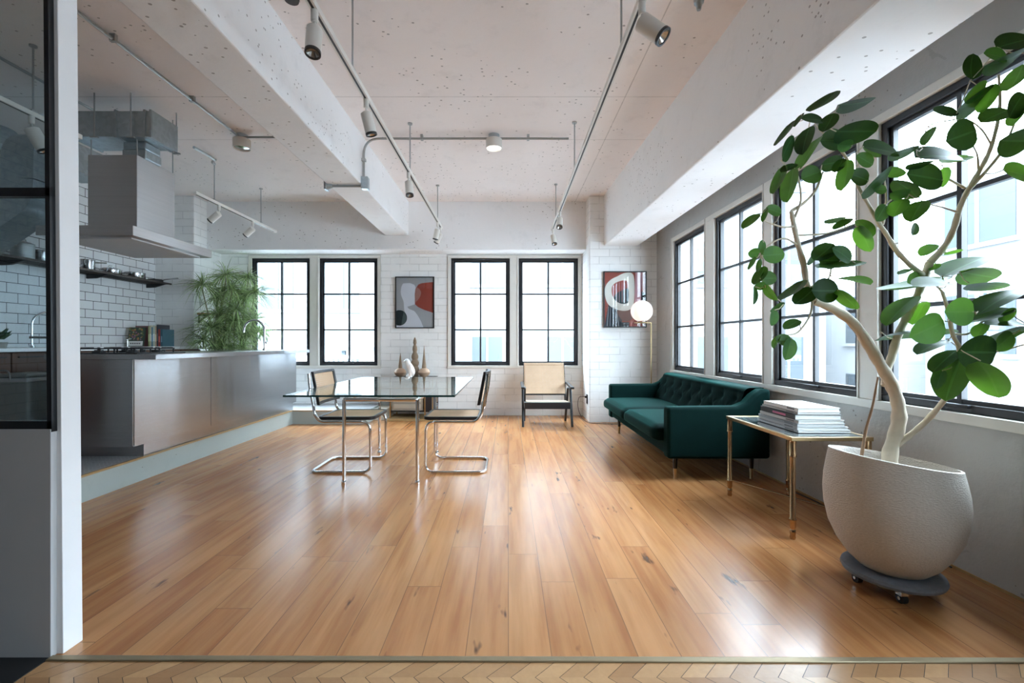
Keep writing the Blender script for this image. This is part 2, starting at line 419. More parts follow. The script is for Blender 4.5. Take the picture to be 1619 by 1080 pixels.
# chevron floor in front of the threshold
m = MB(); tone = []; bw = .08
bands = [(1.482, 1.5635, 1)]; y = 1.482; d = -1
while y > YN: bands.append((y-.29, y, d)); y -= .29; d = -d
for y0, y1, d in bands:
    x = XL-.6
    while x < 3.2:
        s = (y1-y0)*d; off = 0 if d > 0 else .29
        b0 = x + (0 if d > 0 else .0); g = .0012
        if d > 0: q = [(x+g, y0), (x+bw-g, y0), (x+bw-g+s, y1), (x+g+s, y1)]
        else: q = [(x+g-s, y0), (x+bw-g-s, y0), (x+bw-g, y1), (x+g, y1)]
        q = [(min(max(a, XL-.25), 2.95), b) for a, b in q]
        if abs(q[0][0]-q[1][0]) > .004 or abs(q[2][0]-q[3][0]) > .004:
            f = m.face([m.bm.verts.new((a, b, 0)) for a, b in q])
            if f: tone.append(random.random())
        x += bw
o = m.build('floor_entrance', M['chevron'], smooth=0)
at = o.data.attributes.new('tone', 'FLOAT', 'FACE')
for i, v in enumerate(tone[:len(o.data.polygons)]): at.data[i].value = v
struct(o)
m = MB(); m.box(XL-.3, 3.0, YN-.3, 1.563, -.25, -.003); struct(m.build('floor_base', M['iron'], smooth=0))
m = MB(); m.hexa([(-1.6, 1.556, -.002), (2.3, 1.542, -.002), (2.3, 1.567, -.002), (-1.6, 1.582, -.002), (-1.6, 1.556, .006), (2.3, 1.542, .006), (2.3, 1.567, .006), (-1.6, 1.582, .006)])
struct(m.build('trim_1', M['threshold'], bevel=.003))
m = MB(); m.box(XL-.3, 3.0, YN-.3, YB+.3, CEIL, CEIL+.25); struct(m.build('ceiling', M['ceiling'], smooth=0))

# back wall with two double window openings
BW = [(PX(398, YB), PX(490, YB)), (PX(505, YB), PX(597, YB)), (PX(713, YB), PX(806, YB)), (PX(820, YB), PX(914, YB))]
ZB0, ZB1 = .762, 2.40
cas = .045
op = [(BW[0][0]-cas, BW[1][1]+cas), (BW[2][0]-cas, BW[3][1]+cas)]
m = MB(); zt0 = ZB0-.04; zt1 = 2.455
m.box(XL-.3, 2.6, YB, YB+.25, -.1, zt0); m.box(XL-.3, 2.6, YB, YB+.25, zt1, CEIL)
for a, b in ((XL-.3, op[0][0]), (op[0][1], op[1][0]), (op[1][1], 2.6)): m.box(a, b, YB, YB+.25, zt0, zt1)
struct(m.build('wall_back', M['brick'], smooth=0))
# right wall (x measured from its face, skewed)
RWY = [(5.678, 4.823), (4.614, 3.776), (3.647, 2.789), (2.638, 1.783)]
ZR0, ZR1 = .765, 2.384
m = MB(skew); yA, yB_ = 1.783-.05, 5.678+.05; z0, z1 = ZR0-.05, ZR1+.05
m.box(0, .25, YN, YB+.3, -.1, z0); m.box(0, .25, YN, YB+.3, z1, CEIL); m.box(0, .25, yB_, YB+.3, z0, z1)
m.box(0, .25, .89, yA, z0, z1); m.box(0, .25, YN, -.07, z0, z1)
struct(m.build('wall_right', M['plaster'], smooth=0))
m = MB(); m.box(XL-.25, XL, YN, YB+.3, -.1, CEIL); struct(m.build('wall_left', M['tile'], smooth=0))
m = MB(); m.box(XL-.25, 3.0, YN-.25, YN, -.1, CEIL); struct(m.build('wall_near', M['dim_wall'], smooth=0))
# brick pillars in the corners
m = MB(); m.box(PX(932, YP), 2.6, YP, YB+.01, -.05, CEIL+.01); struct(m.build('wall_corner_right', M['brick'], smooth=0, bevel=.012))
m = MB(); m.box(XL-.05, -4.373, YP, YB+.01, -.05, CEIL+.01); struct(m.build('wall_corner_left', M['brick'], smooth=0, bevel=.012))
# beams
m = MB(); m.box(XL, 2.4, 6.54, YB+.02, 2.46, CEIL+.01); struct(m.build('trim_2', M['beam'], smooth=0, bevel=.012))
m = MB(); m.box(-1.785, -1.443, YN, 6.6, 2.67, CEIL+.01); struct(m.build('trim_3', M['beam'], smooth=0, bevel=.01))
m = MB(lambda c: Vector((c.x-SK*c.y, c.y, c.z))); m.box(1.515, 1.986, YN, 6.35, 2.46, CEIL+.01); struct(m.build('trim_4', M['beam'], smooth=0, bevel=.012))
# window casings
def casing(mb, wins, z0, z1, axis, c=cas, d0=-.012, d1=.09):
    a0, a1 = wins[0][0]-c, wins[-1][1]+c
    def bx(u0, u1, w0, w1, e=0):
        if axis == 'x': mb.box(u0, u1, YB+d0-e, YB+d1, w0, w1)
        else: mb.box(d0-e, d1, u0, u1, w0, w1)
    bx(a0, a1, z1, z1+c); bx(a0-.01, a1+.01, z0-c, z0, .012)
    bx(a0, wins[0][0], z0, z1); bx(wins[-1][1], a1, z0, z1)
    for p, q in zip(wins, wins[1:]): bx(p[1], q[0], z0, z1)
    # raised edge mouldings
    for u in [a0] + [q[0]-.022 for q in wins[1:]]: bx(u, u+.012, z0, z1+c, .008)
    bx(a1-.012, a1, z0, z1+c, .008)
for k, ws in enumerate((BW[:2], BW[2:])):
    m = MB(); casing(m, ws, ZB0, ZB1, 'x'); struct(m.build('trim_%d' % (5+k), M['cream'], smooth=0, bevel=.003))
m = MB(skew); casing(m, [(b, a) for a, b in RWY[::-1]], ZR0, ZR1, 'y', .05); struct(m.build('trim_7', M['cream'], smooth=0, bevel=.003))
# windows: black steel frame, 2 x 3 panes
def window(n, u0, u1, z0, z1, axis, label):
    def mk(): return MB(skew) if axis == 'y' else MB()
    if axis == 'x': B = lambda m, a0, a1, w0, w1, d0, d1: m.box(a0, a1, YB+d0, YB+d1, w0, w1)
    else: B = lambda m, a0, a1, w0, w1, d0, d1: m.box(d0, d1, a0, a1, w0, w1)
    t = .04
    m = mk()
    B(m, u0, u1, z0, z0+t, .012, .08); B(m, u0, u1, z1-t, z1, .012, .08)
    B(m, u0, u0+t, z0+t, z1-t, .012, .08); B(m, u1-t, u1, z0+t, z1-t, .012, .08)
    root = struct(m.build('window_%d' % n, M['black_metal'], smooth=0, bevel=.003)); root['label'] = label
    i0, i1, j0, j1 = u0+t, u1-t, z0+t, z1-t
    m = mk(); B(m, i0, i0+.022, j0, j1, .03, .06); B(m, i1-.022, i1, j0, j1, .03, .06); B(m, i0, i1, j0, j0+.022, .03, .06); B(m, i0, i1, j1-.022, j1, .03, .06)
    m.build('sash', M['black_metal'], root, smooth=0)
    m = mk(); um = (u0+u1)/2; B(m, um-.012, um+.012, j0, j1, .028, .058); m.build('mullion', M['black_metal'], root, smooth=0)
    for k in (1, 2):
        zz = z0+(z1-z0)*k/3; m = mk(); B(m, i0, i1, zz-.011, zz+.011, .03, .056); m.build('glazing_bar', M['black_metal'], root, smooth=0)
    m = mk(); B(m, i0+.01, i1-.01, j0+.01, j1-.01, .043, .045); m.build('pane', M['pane'], root, smooth=0)
    m = mk(); B(m, um-.07, um+.07, z0+.025, z0+.04, -.004, .014); m.build('latch', M['black_metal'], root, smooth=0, bevel=.002)
names = ['leftmost black steel window in the back wall, half behind the spiky plant', 'black steel window left of the grey and red picture', 'black steel window right of the grey and red picture', 'black steel window behind the cane armchair']
for i, (a, b) in enumerate(BW): window(i+1, a, b, ZB0, ZB1, 'x', names[i])
names = ['black steel window nearest the floor lamp', 'black steel window behind the green sofa', 'black steel window behind the left branches of the fig plant', 'large black steel window behind the potted fig plant']
for i, (a, b) in enumerate(RWY): window(i+5, b, a, ZR0, ZR1, 'y', names[i])
window(12, -.02, .84, ZR0, ZR1, 'y', 'added black steel window out of view beside the camera, brightening the foreground floor')  # unseen window added to brighten the foreground floor and white post
m = MB(skew); casing(m, [(-.02, .84)], ZR0, ZR1, 'y', .05); struct(m.build('trim_8', M['cream'], smooth=0))  # casing of the added unseen window
for a, b in (BW[0][0], BW[1][1]), (BW[2][0], BW[3][1]): portal(((a+b)/2, YB+.10, (ZB0+ZB1)/2), (-pi/2, 0, 0), b-a, ZB1-ZB0)
for a, b in ((1.783, 5.678), (-.02, .84)):
    yc = (a+b)/2; portal((XW(yc)+.10, yc, (ZR0+ZR1)/2), (0, pi/2, 0), ZR1-ZR0, b-a)
# baseboard strip along the right wall
m = MB(skew); m.box(-.006, 0, 1.6, YP, 0, .012); struct(m.build('baseboard_right', M['edgewood'], smooth=0))

# kitchen platform
m = MB(); zp = .183
m.prism([(XL, 1.75), (-2.938, 1.75), (-2.938, 6.135), (-1.93, 6.135), (-1.93, YB), (XL, YB)], 'z', 0, zp)
m.mat(M['plinth'])
o = m.build('floor_kitchen', None, smooth=0)
o.data.materials.clear(); o.data.materials.append(M['plinth']); o.data.materials.append(M['mosaic'])
for p in o.data.polygons: p.material_index = 1 if p.normal.z > .9 else 0
struct(o)
m = MB(); m.box(-2.955, -2.930, 1.75, 6.127, zp-.008, zp+.006); m.box(-2.93, -1.922, 6.127, 6.15, zp-.008, zp+.006)
struct(m.build('trim_10', M['edgewood'], smooth=0, bevel=.002))

# glazed partition at the left edge of the picture (leans a touch)
lean = lambda c: Vector((c.x - .010*(c.z-0), c.y, c.z))
m = MB(lambda c: Vector((c.x-.0085*c.z, c.y, c.z))); m.box(-1.604, -1.575, 1.594, 1.668, 0, CEIL); struct(m.build('trim_11', M['white_paint'], smooth=0, bevel=.002))
m = MB(); m.box(-3.2, -1.597, 1.572, 1.596, 0, .80); struct(m.build('wall_partition', M['grey_paint'], smooth=0, bevel=.002))
m = MB(); m.box(XL, -1.60, YN, 1.572, -.002, .003); struct(m.build('floor_dark', M['black'], smooth=0))
m = MB(lambda c: Vector((c.x-.0085*c.z, c.y, c.z)))
m.box(-3.2, -1.589, 1.574, 1.60, .79, .828); m.box(-3.2, -1.589, 1.574, 1.60, 1.615, 1.645); m.box(-1.605, -1.589, 1.574, 1.60, .79, CEIL); m.box(-2.2, -2.17, 1.574, 1.60, .8, CEIL)
m.box(-3.2, -1.589, 1.574, 1.60, CEIL-.03, CEIL)
wp = struct(m.build('window_9', M['black_metal'], smooth=0)); wp['label'] = 'black framed glazing above the low grey partition wall'
m = MB(); m.box(-3.2, -1.61, 1.58, 1.584, .81, CEIL-.02); m.build('pane', M['smoke_pane'], wp, smooth=0)

# ================================================================== EXTERIOR
def building(name, label, x0, x1, y0, y1, z0, z1, face, nx, nz, mat, ww=.6, wh=.55, off=0.):
    r = thing(name, ((x0+x1)/2, (y0+y1)/2, z0), label, 'building', )
    m = MB(); m.box(x0, x1, y0, y1, z0, z1); m.build('facade', mat, r, smooth=0)
    for i in range(nx):
        for k in range(nz):
            m = MB(); zc = z0+(k+.5)*(z1-z0)/nz; hh = (z1-z0)/nz*wh/2
            if face == '-x':
                c = y0+(i+.5)*(y1-y0)/nx; w = (y1-y0)/nx*ww/2
                m.mat(M['fglass']); m.box(x0-.03, x0+.05, c-w, c+w, zc-hh, zc+hh); m.mat(M['facade']); m.box(x0-.06, x0-.02, c-.04, c+.04, zc-hh, zc+hh); m.box(x0-.12, x0, c-w-.1, c+w+.1, zc-hh-.12, zc-hh)
            else:
                c = x0+(i+.5)*(x1-x0)/nx; w = (x1-x0)/nx*ww/2
                m.mat(M['fglass']); m.box(c-w, c+w, y0-.03, y0+.05, zc-hh, zc+hh); m.mat(M['facade']); m.box(c-.04, c+.04, y0-.06, y0-.02, zc-hh, zc+hh); m.box(c-w-.1, c+w+.1, y0-.12, y0, zc-hh-.12, zc-hh)
            m.build('facade_window', None, r, smooth=0)
    return r
m = MB(); m.box(-60, 60, -40, 80, -12.2, -12); struct(m.build('ground', M['asphalt'], smooth=0))
building('office_building', 'pale office block with wide windows seen through the largest right-hand window', 13, 24, 1.5, 14, -12, 6.2, '-x', 4, 6, M['facade'])
building('apartment_building', 'pale apartment block with tall windows outside the window behind the sofa', 14, 24, 16, 34, -12, 3.6, '-x', 5, 5, M['facade'], .45, .6)
building('rear_building', 'pale building with one bluish window outside the window behind the armchair', -2.2, 12, 17, 28, -12, 9.5, '-y', 5, 6, M['facade'], .4, .45)
building('terrace_house', 'pale building outside the window left of the grey and red picture', -14, -2.4, 16, 26, -12, 8.2, '-y', 5, 6, M['facade'], .5, .5)
r = thing('balcony_railing', (-4.5, 11.5, -.6), 'white slatted balcony railing outside the leftmost windows', 'railing')
m = MB(); m.box(-9, -1.8, 11.2, 14, -1.0, -.75); m.build('balcony_slab', M['facade2'], r, smooth=0)
m = MB()
for i in range(60): m.box(-9+i*.12, -8.96+i*.12, 11.25, 11.29, -.75, .72)
m.box(-9, -1.8, 11.23, 11.31, .72, .80); m.build('slats', M['white_paint'], r, smooth=0)
r = thing('awning_roof', (-3, 13, 1.0), 'pale blue sloping roof outside the second window from the left', 'roof')
m = MB(); m.hexa([(-4.6, 12.2, .9), (-1.6, 12.2, .9), (-1.6, 15.5, 2.3), (-4.6, 15.5, 2.3), (-4.6, 12.2, 1.0), (-1.6, 12.2, 1.0), (-1.6, 15.5, 2.4), (-4.6, 15.5, 2.4)]); m.build('roof_sheet', M['facade2'], r, smooth=0)
m = MB(); m.box(-4.55, -4.45, 12.3, 12.4, -12, .95); m.box(-1.75, -1.65, 12.3, 12.4, -12, .95); m.build('roof_post', M['facade2'], r, smooth=0)

# ================================================================== CEILING SERVICES
def rail(name, X, z, y0, y1, rods, label, power=None):
    r = thing(name, (X, y0, z), label, 'lighting track', 'suspended lighting tracks')
    m = MB(); m.box(X-.017, X+.017, y0, y1, z-.0, z+.03); m.mat(M['lampwhite'])
    m.mats = [M['lampwhite'], M['black']]
    for f in m.bm.faces: f.material_index = 0
    m.cur = 1; m.box(X-.006, X+.006, y0+.02, y1-.01, z-.001, z+.002)
    m.build('track_rail', None, r, smooth=0)
    for yy in rods:
        m = MB(); m.cyl((X, yy, z+.03), (X, yy, CEIL-.01), .006, seg=8); m.lathe([(0, .0), (.022, .0), (.022, .012), (0, .012)], (X, yy, CEIL-.012), 16)
        m.box(X-.012, X+.012, yy-.02, yy+.02, z+.028, z+.045); m.build('hanging_rod', M['conduit'], r)
    m = MB(); m.box(X-.019, X+.019, y1-.02, y1+.03, z-.002, z+.032); m.build('end_cap', M['lampwhite'], r, smooth=0)
    return r
rail('track_rail_left', -.915, 2.675, .5, 6.17, [2.65, 4.21, 5.86], 'long ceiling lighting track left of centre carrying five spotlights').name = 'lighting_track'
rail('track', .62, 2.675, .5, 6.25, [2.46, 4.19, 5.82], 'long ceiling lighting track right of centre carrying three spotlights').name = 'lighting_track'
rail('track', -3.28, 2.665, 4.715, 6.33, [5.03, 5.98], 'short lighting track hanging at the far end of the kitchen').name = 'lighting_track'
rail('track', -3.28, 2.665, 2.5, 3.42, [3.11], 'short lighting track seen through the partition glass').name = 'lighting_track'
def spot(X, Y, z, d, label, s=1.0, ln=.135):
    r = thing('spotlight', (X, Y, z), label, 'spotlight', 'white track spotlights'); d = Vector(d).normalized()
    m = MB(); m.lathe([(0, 0), (.017, 0), (.017, -.05), (.012, -.055), (0, -.055)], (X, Y, z), 16); m.build('adapter', M['lampwhite'], r)
    p = Vector((X, Y, z-.055)); q = p+Vector((0, 0, -.035)); m = MB(); m.cyl(p, q, .006, seg=8); m.build('stem', M['lampwhite'], r)
    c = q + Vector((0, 0, .0)); R0 = .036*s
    m = MB(); m.lathe([(0, -.012), (R0*.55, -.012), (R0, .0), (R0, ln), (R0*.9, ln), (R0*.82, ln-.03), (0, ln-.03)], c, 24, d); m.build('lamp_head', M['lampwhite'], r)
    m = MB(); m.lathe([(R0*1.01, ln-.012), (R0*1.01, ln+.002), (R0*.8, ln+.002), (R0*.8, ln-.012)], c, 24, d); m.build('front_ring', M['ring'] , r)
    m = MB(); m.lathe([(R0*.8, ln-.004), (R0*.3, ln-.025), (0, ln-.026)], c, 24, d); m.build('reflector', M['reflector'], r)
    return r
zt = 2.675
spot(-.915, 2.13, zt, (.03, -.22, -1), 'white spotlight nearest the camera on the left track, dark ring facing down')
spot(-.915, 2.907, zt, (.22, .15, -1), 'second white spotlight on the left track, tilted to the right')
spot(-.915, 4.15, zt, (.12, -.2, -1), 'third white spotlight on the left track, below the ceiling rod')
spot(-.915, 5.86, zt, (-.25, .1, -1), 'fourth white spotlight on the left track, leaning left')
spot(-.915, 6.12, zt, (-.55, .3, -.9), 'white spotlight at the far end of the left track')
spot(.62, 2.08, zt, (.62, -.30, -.70), 'large white spotlight nearest the camera on the right track, aimed right', 1.15)
spot(.62, 5.38, zt, (-.10, -.6, -1), 'middle white spotlight on the right track, tilted to the camera')
spot(.62, 6.2, zt, (.15, -.3, -1), 'white spotlight at the far end of the right track')
spot(-3.28, 5.11, 2.665, (-.75, 0, -.62), 'nearer white spotlight on the short track at the far end of the kitchen')
spot(-3.28, 5.79, 2.665, (-.7, 0, -.62), 'farther white spotlight on the short track at the far end of the kitchen')
spot(-3.28, 3.10, 2.665, (.35, .35, -1), 'white spotlight behind the partition glass, in front of the metal duct', 1.2, .15)
# conduits
zc = CEIL-.035
r = thing('ceiling_conduit', (-2.63, 4.42, zc), 'grey metal conduit running over the kitchen ceiling to the beam', 'conduit')
m = MB(); m.tube([(-2.63, -1, zc), (-2.63, 4.40, zc)], .011, 8); m.tube([(-2.63, 4.42, zc), (-1.785, 4.42, zc)], .011, 8); m.build('conduit_pipe', M['conduit'], r)
for yy in (1.5, 3.0, 3.75):
    m = MB(); m.box(-2.65, -2.61, yy-.012, yy+.012, zc-.014, CEIL); m.build('pipe_clip', M['conduit'], r, smooth=0)
r = thing('ceiling_conduit', (0, 4.45, zc), 'grey conduit across the living area ceiling bending down the beam to a junction box', 'conduit')
m = MB(); m.tube(rpath([(.60, 4.45, zc), (-1.425, 4.45, zc), (-1.425, 4.45, 2.68)], .16, 8), .012, 8); m.tube([(-1.42, 4.45, 2.655), (-1.74, 4.45, 2.655)], .012, 8); m.build('conduit_pipe', M['conduit'], r)
m = MB(); m.box(-1.443, -1.375, 4.41, 4.48, 2.62, 2.74); m.build('junction_box', M['galv'], r, smooth=0, bevel=.006)
m = MB(); m.cyl((-1.735, 4.45, 2.655), (-1.79, 4.45, 2.655), .018, .038, 16); m.box(-1.805, -1.785, 4.41, 4.49, 2.615, 2.735); m.build('end_fitting', M['galv'], r)
for x_, z_ in ((-.85, 0), (.2, 0)):
    m = MB(); m.box(x_-.012, x_+.012, 4.43, 4.47, zc-.015, CEIL); m.build('pipe_clip', M['conduit'], r, smooth=0)
m = MB(); m.box(-1.443, -1.405, 4.43, 4.47, 2.9, 2.925); m.build('pipe_clip', M['conduit'], r, smooth=0)
r = thing('ceiling_conduit', (-3.6, 3.3, zc), 'thin conduit on the ceiling seen through the partition glass', 'conduit')
m = MB(); m.tube([(-3.6, 0, zc), (-3.6, 3.9, zc)], .011, 8); m.build('conduit_pipe', M['conduit'], r)
def downlight(X, Y, label, lit):
    r = thing('ceiling_lamp', (X, Y, CEIL), label, 'ceiling lamp')
    m = MB(); m.lathe([(0, 0), (.055, 0), (.05, -.045), (0, -.045)], (X, Y, CEIL), 24); m.build('ceiling_box', M['galv'], r)
    m = MB(); m.lathe([(0, -.045), (.078, -.045), (.08, -.05), (.08, -.135), (.074, -.135), (.070, -.12), (0, -.12)], (X, Y, CEIL), 32); m.build('lamp_housing', M['lampwhite'], r)
    m = MB(); m.lathe([(.070, -.1225), (.02, -.13), (0, -.131)], (X, Y, CEIL), 24); m.build('diffuser', M['bulb'] if lit else M['reflector'], r)
downlight(-.1375, 4.45, 'white round ceiling lamp in the middle of the room', True)
downlight(-2.63, 4.45, 'white round ceiling lamp over the kitchen beside the beam', False)
m = MB(); m.lathe([(0, 0), (.045, 0), (.04, -.02), (0, -.02)], (PX(461, 2.68), 2.68, CEIL), 20); tag(m.build('ceiling_disc', M['ring']), 'small dark round cap at the top edge left of the left track', 'ceiling cap')
m = MB(); m.lathe([(0, 0), (.03, 0), (.028, -.02), (.018, -.03), (.012, -.06), (0, -.06)], (PX(1105, 2.7), 2.7, CEIL), 16); tag(m.build('ceiling_anchor', M['galv']), 'small bluish metal anchor bolt on the ceiling right of the right track', 'anchor')
# cable from hood duct to the kitchen track
m = MB(); m.tube(spline([(-2.93, 4.2, 2.93), (-2.95, 4.5, 2.95), (-3.15, 4.8, 3.03), (-3.27, 5.02, 3.10)], 6), .013, 8)
tag(m.build('flexible_conduit', M['conduit']), 'bendy grey conduit from the hood duct to the far kitchen track', 'conduit')

# ================================================================== KITCHEN
r = thing('extractor_hood', (-3.28, 3.95, 1.936), 'large brushed steel extractor hood hanging over the island hob', 'extractor hood')
m = MB(); m.hexa([(-3.653, 3.48, 1.936), (-2.90, 3.48, 1.936), (-2.90, 4.41, 1.936), (-3.653, 4.41, 1.936), (-3.653, 3.48, 2.014), (-2.90, 3.48, 2.014), (-2.90, 4.41, 2.014), (-3.653, 4.41, 2.014)])
m.build('canopy', M['hood'], r, smooth=0, bevel=.003)
m = MB(); m.box(-3.58, -2.97, 3.55, 4.34, 1.925, 1.937); m.build('filter_panel', M['grey_paint'], r, smooth=0)
m = MB(); m.box(-3.489, -3.081, 3.7375, 4.1625, 2.014, 2.667); m.build('chimney_box', M['hood'], r, smooth=0, bevel=.003)
m = MB(); m.box(-3.26, -3.06, 3.80, 3.98, 2.66, 2.74); m.box(-3.255, -3.065, 3.805, 3.975, 2.74, 2.808); m.build('neck', M['galv'], r, smooth=0, bevel=.01)
for a, b in ((-3.47, 3.75), (-3.09, 3.75), (-3.09, 4.15), (-3.47, 4.15)):
    m = MB(); m.cyl((a, b, 2.66), (a, b, 2.798 if b < 4 else CEIL), .005, seg=8); m.build('hanging_rod', M['conduit'], r)
# ducts
r = thing('ventilation_duct', (-3.7, 3.85, 2.81), 'galvanised rectangular ventilation duct under the ceiling above the hood', 'duct')
m = MB(); m.box(-3.62, -2.94, 3.72, 4.0, 2.81, 3.02); m.build('duct_body', M['galv'], r, smooth=0)
for x_ in (-3.24, -3.0, -3.61, -2.95):
    m = MB(); m.box(x_-.008, x_+.008, 3.71, 4.01, 2.80, 3.03); m.build('duct_seam', M['galv'], r, smooth=0)
for x_, y_ in ((-3.40, 3.70), (-2.96, 4.02), (-3.1, 3.7)):
    m = MB(); m.cyl((x_, y_, 2.79), (x_, y_, CEIL), .005, seg=8); m.box(x_-.03, x_+.03, y_-.01, y_+.01, 2.79, 2.80); m.build('duct_hanger', M['conduit'], r)
def sweep_rect(path, w, d, wdir):        # rectangular duct along a path
    m = MB(); path = [Vector(p) for p in path]; w0 = Vector(wdir).normalized(); rings = []
    for i, p in enumerate(path):
        t = (path[min(i+1, len(path)-1)]-path[max(i-1, 0)]).normalized(); n = t.cross(w0).normalized()
        rings.append([m.bm.verts.new(p+w0*a*w/2+n*b*d/2) for a, b in ((-1, -1), (1, -1), (1, 1), (-1, 1))])
    for a, b in zip(rings, rings[1:]):
        for k in range(4): m.face((a[k], a[(k+1) % 4], b[(k+1) % 4], b[k]))
    m.face(rings[0][::-1]); m.face(rings[-1]); return m
r = thing('bent_duct', (-4.1, 3.45, 1.06), 'bent galvanised duct dropping to the worktop behind the partition glass', 'duct')
p = lambda x, y, Y: V3(x, y, Y)
path = rpath([p(-54, 549, 3.7), p(-54, 388, 3.7), p(50, 318, 3.66), p(52, 290, 3.66)], .10, 6)
sweep_rect(path, .24, .26, (0, 1, 0)).build('duct_body', M['galv'], r, smooth=40)
q0 = p(52, 290, 3.66); q1 = p(52, 248, 3.66)
sweep_rect(rpath([q0, q1+Vector((0, 0, .10)), q1+Vector((0, .55, .10))], .16, 8), .26, .24, (1, 0, 0)).build('duct_elbow', M['galv'], r, smooth=40)
m = MB(); m.lathe([(.20, 0), (.20, -.9)], V3(-20, 230, 4.3)+Vector((0, 0, .45)), 32); m.lathe([(.215, -.42), (.215, -.45), (.20, -.45)], V3(-20, 230, 4.3)+Vector((0, 0, .45)), 32)
m.build('riser_pipe', M['galv'], r)
# wall run: worktop and cabinets
m = MB(); m.box(XL, -4.24, 2.2, YP, 1.025, 1.06); tag(m.build('wall_worktop', M['worktop'], smooth=0, bevel=.003), 'long pale steel worktop along the tiled kitchen wall', 'worktop')
cy = [2.2, 3.0, 3.88, 4.7, 5.5, YP]
cl = ['walnut base cabinet nearest the camera at the tiled wall', 'walnut base cabinet behind the partition glass, left of the bin', 'dark walnut base cabinet behind the white bin', 'walnut base cabinet below the wall tap, beyond the bin', 'walnut base cabinet below the cookbooks']
for i, (a, b) in enumerate(zip(cy, cy[1:])):
    r = thing('base_cabinet', (-4.6, (a+b)/2, zp), cl[i], 'cabinet', 'walnut base cabinets under the wall worktop')
    m = MB(); m.box(XL+.01, -4.30, a+.003, b-.003, zp, 1.022); m.build('cabinet_body', M['walnut'], r, smooth=0)
    h = (b-a)/2
    for k in range(2):
        m = MB(); m.box(-4.30, -4.28, a+.006+k*h, a+h-.004+k*h, zp+.09, 1.015); d_ = m.build('door', M['walnut'], r, smooth=0, bevel=.003)
        m = MB(); m.box(-4.28, -4.262, a+.05+k*h, a+h-.05+k*h, .975, .985); m.build('handle', M['ebony'], d_, smooth=0)
# island
r = thing('kitchen_island', (-3.2, 4.9, zp), 'long brushed stainless steel kitchen island on the raised platform', 'kitchen island')
m = MB(); m.box(-3.55, -2.937, 3.53, 6.215, .291, .974); m.build('island_body', M['steel'], r, smooth=0)
sx = PX(332.7, 1); ys = -2.93/sx
for a, b in ((3.525, ys-.003), (ys+.003, 6.22)):
    m = MB(); m.box(-2.937, -2.925, a, b, .291, .974); m.build('side_panel', M['steel'], r, smooth=0, bevel=.001)
m = MB(); m.box(-3.50, -2.961, 3.66, 6.20, zp, .295); m.build('kickboard', M['steel'], r, smooth=0)
m = MB(); m.box(-3.55, -2.93, 3.515, 3.53, .291, .974); m.build('end_panel', M['steel'], r, smooth=0)
m = MB(); m.box(-3.61, -2.738, 3.50, 6.213, .974, 1.0135); m.build('countertop', M['steel'], r, smooth=0, bevel=.002)
m = MB(); m.box(-3.45, -3.0, 4.95, 5.6, 1.0135, 1.016); m.build('sink_rim', M['polished'], r, smooth=0)
def gooseneck(name, base, hgt, reach, dirv, label, lever):
    r = thing(name, base, label, 'tap'); b = Vector(base); d = Vector(dirv).normalized()
    pts = [b, b+Vector((0, 0, hgt-reach/2))]
    for k in range(1, 13): a = pi*k/12; pts.append(b+Vector((0, 0, hgt-reach/2))+d*(reach/2)*(1-cos(a))+Vector((0, 0, reach/2*sin(a))))
    pts.append(pts[-1]+Vector((0, 0, -.03)))
    m = MB(); m.tube(pts, .012, 12); m.lathe([(0, 0), (.024, 0), (.022, .02), (0, .02)], b, 20); m.build('spout', M['chrome'], r)
    m = MB(); q = b+Vector((0, 0, .10)); m.cyl(q-d*.02, q+Vector(lever), .014, seg=12); m.cyl(q+Vector(lever), q+Vector(lever)+Vector((0, 0, .06)), .005, seg=8); m.build('lever', M['chrome'], r)
gooseneck('sink_tap', (-3.10, 5.73, 1.014), .385, .26, (-1, 0, 0), 'chrome gooseneck tap on the kitchen island in front of the spiky plant', (.05, -.02, 0))
gooseneck('wall_sink_tap', (-4.78, 4.52, 1.06), .36, .26, (.4, 1, 0), 'chrome gooseneck tap on the wall worktop behind the partition glass', (.1, .08, 0))
m = MB(); b = Vector((-4.75, 5.62, 1.06)); m.cyl(b, b+Vector((0, 0, .09)), .008, seg=10); m.tube([b+Vector((0, 0, .09)), b+Vector((.05, 0, .10))], .007, 8); m.cyl(b+Vector((-.0, -.03, .095)), b+Vector((0, .03, .095)), .009, seg=8)
tag(m.build('small_tap', M['chrome']), 'small chrome filter tap on the wall worktop left of the cookbooks', 'tap')
# hob
r = thing('gas_hob', (-3.25, 3.9, 1.0135), 'black gas hob with iron pan supports on the near end of the island', 'hob')
m = MB(); m.box(-3.53, -2.95, 3.58, 4.12, 1.0136, 1.022); m.build('hob_plate', M['black'], r, smooth=0, bevel=.002)
for i, (bx_, by_) in enumerate(((-3.38, 3.72), (-3.10, 3.72), (-3.38, 3.98), (-3.10, 3.98))):
    m = MB(); m.lathe([(0, 0), (.045, 0), (.045, .012), (.03, .016), (.03, .024), (0, .024)], (bx_, by_, 1.022), 20); m.build('burner', M['iron'], r)
    m = MB()
    for a in range(4):
        dx, dy = cos(a*pi/2+pi/4), sin(a*pi/2+pi/4)
        m.tube(rpath([(bx_+dx*.115, by_+dy*.115, 1.022), (bx_+dx*.115, by_+dy*.115, 1.062), (bx_+dx*.03, by_+dy*.03, 1.062)], .012, 3), .006, 6)
    m.tube([(bx_-.085, by_-.085, 1.056), (bx_+.085, by_-.085, 1.056), (bx_+.085, by_+.085, 1.056), (bx_-.085, by_+.085, 1.056)], .006, 6, True)
    m.build('pan_support', M['iron'], r)
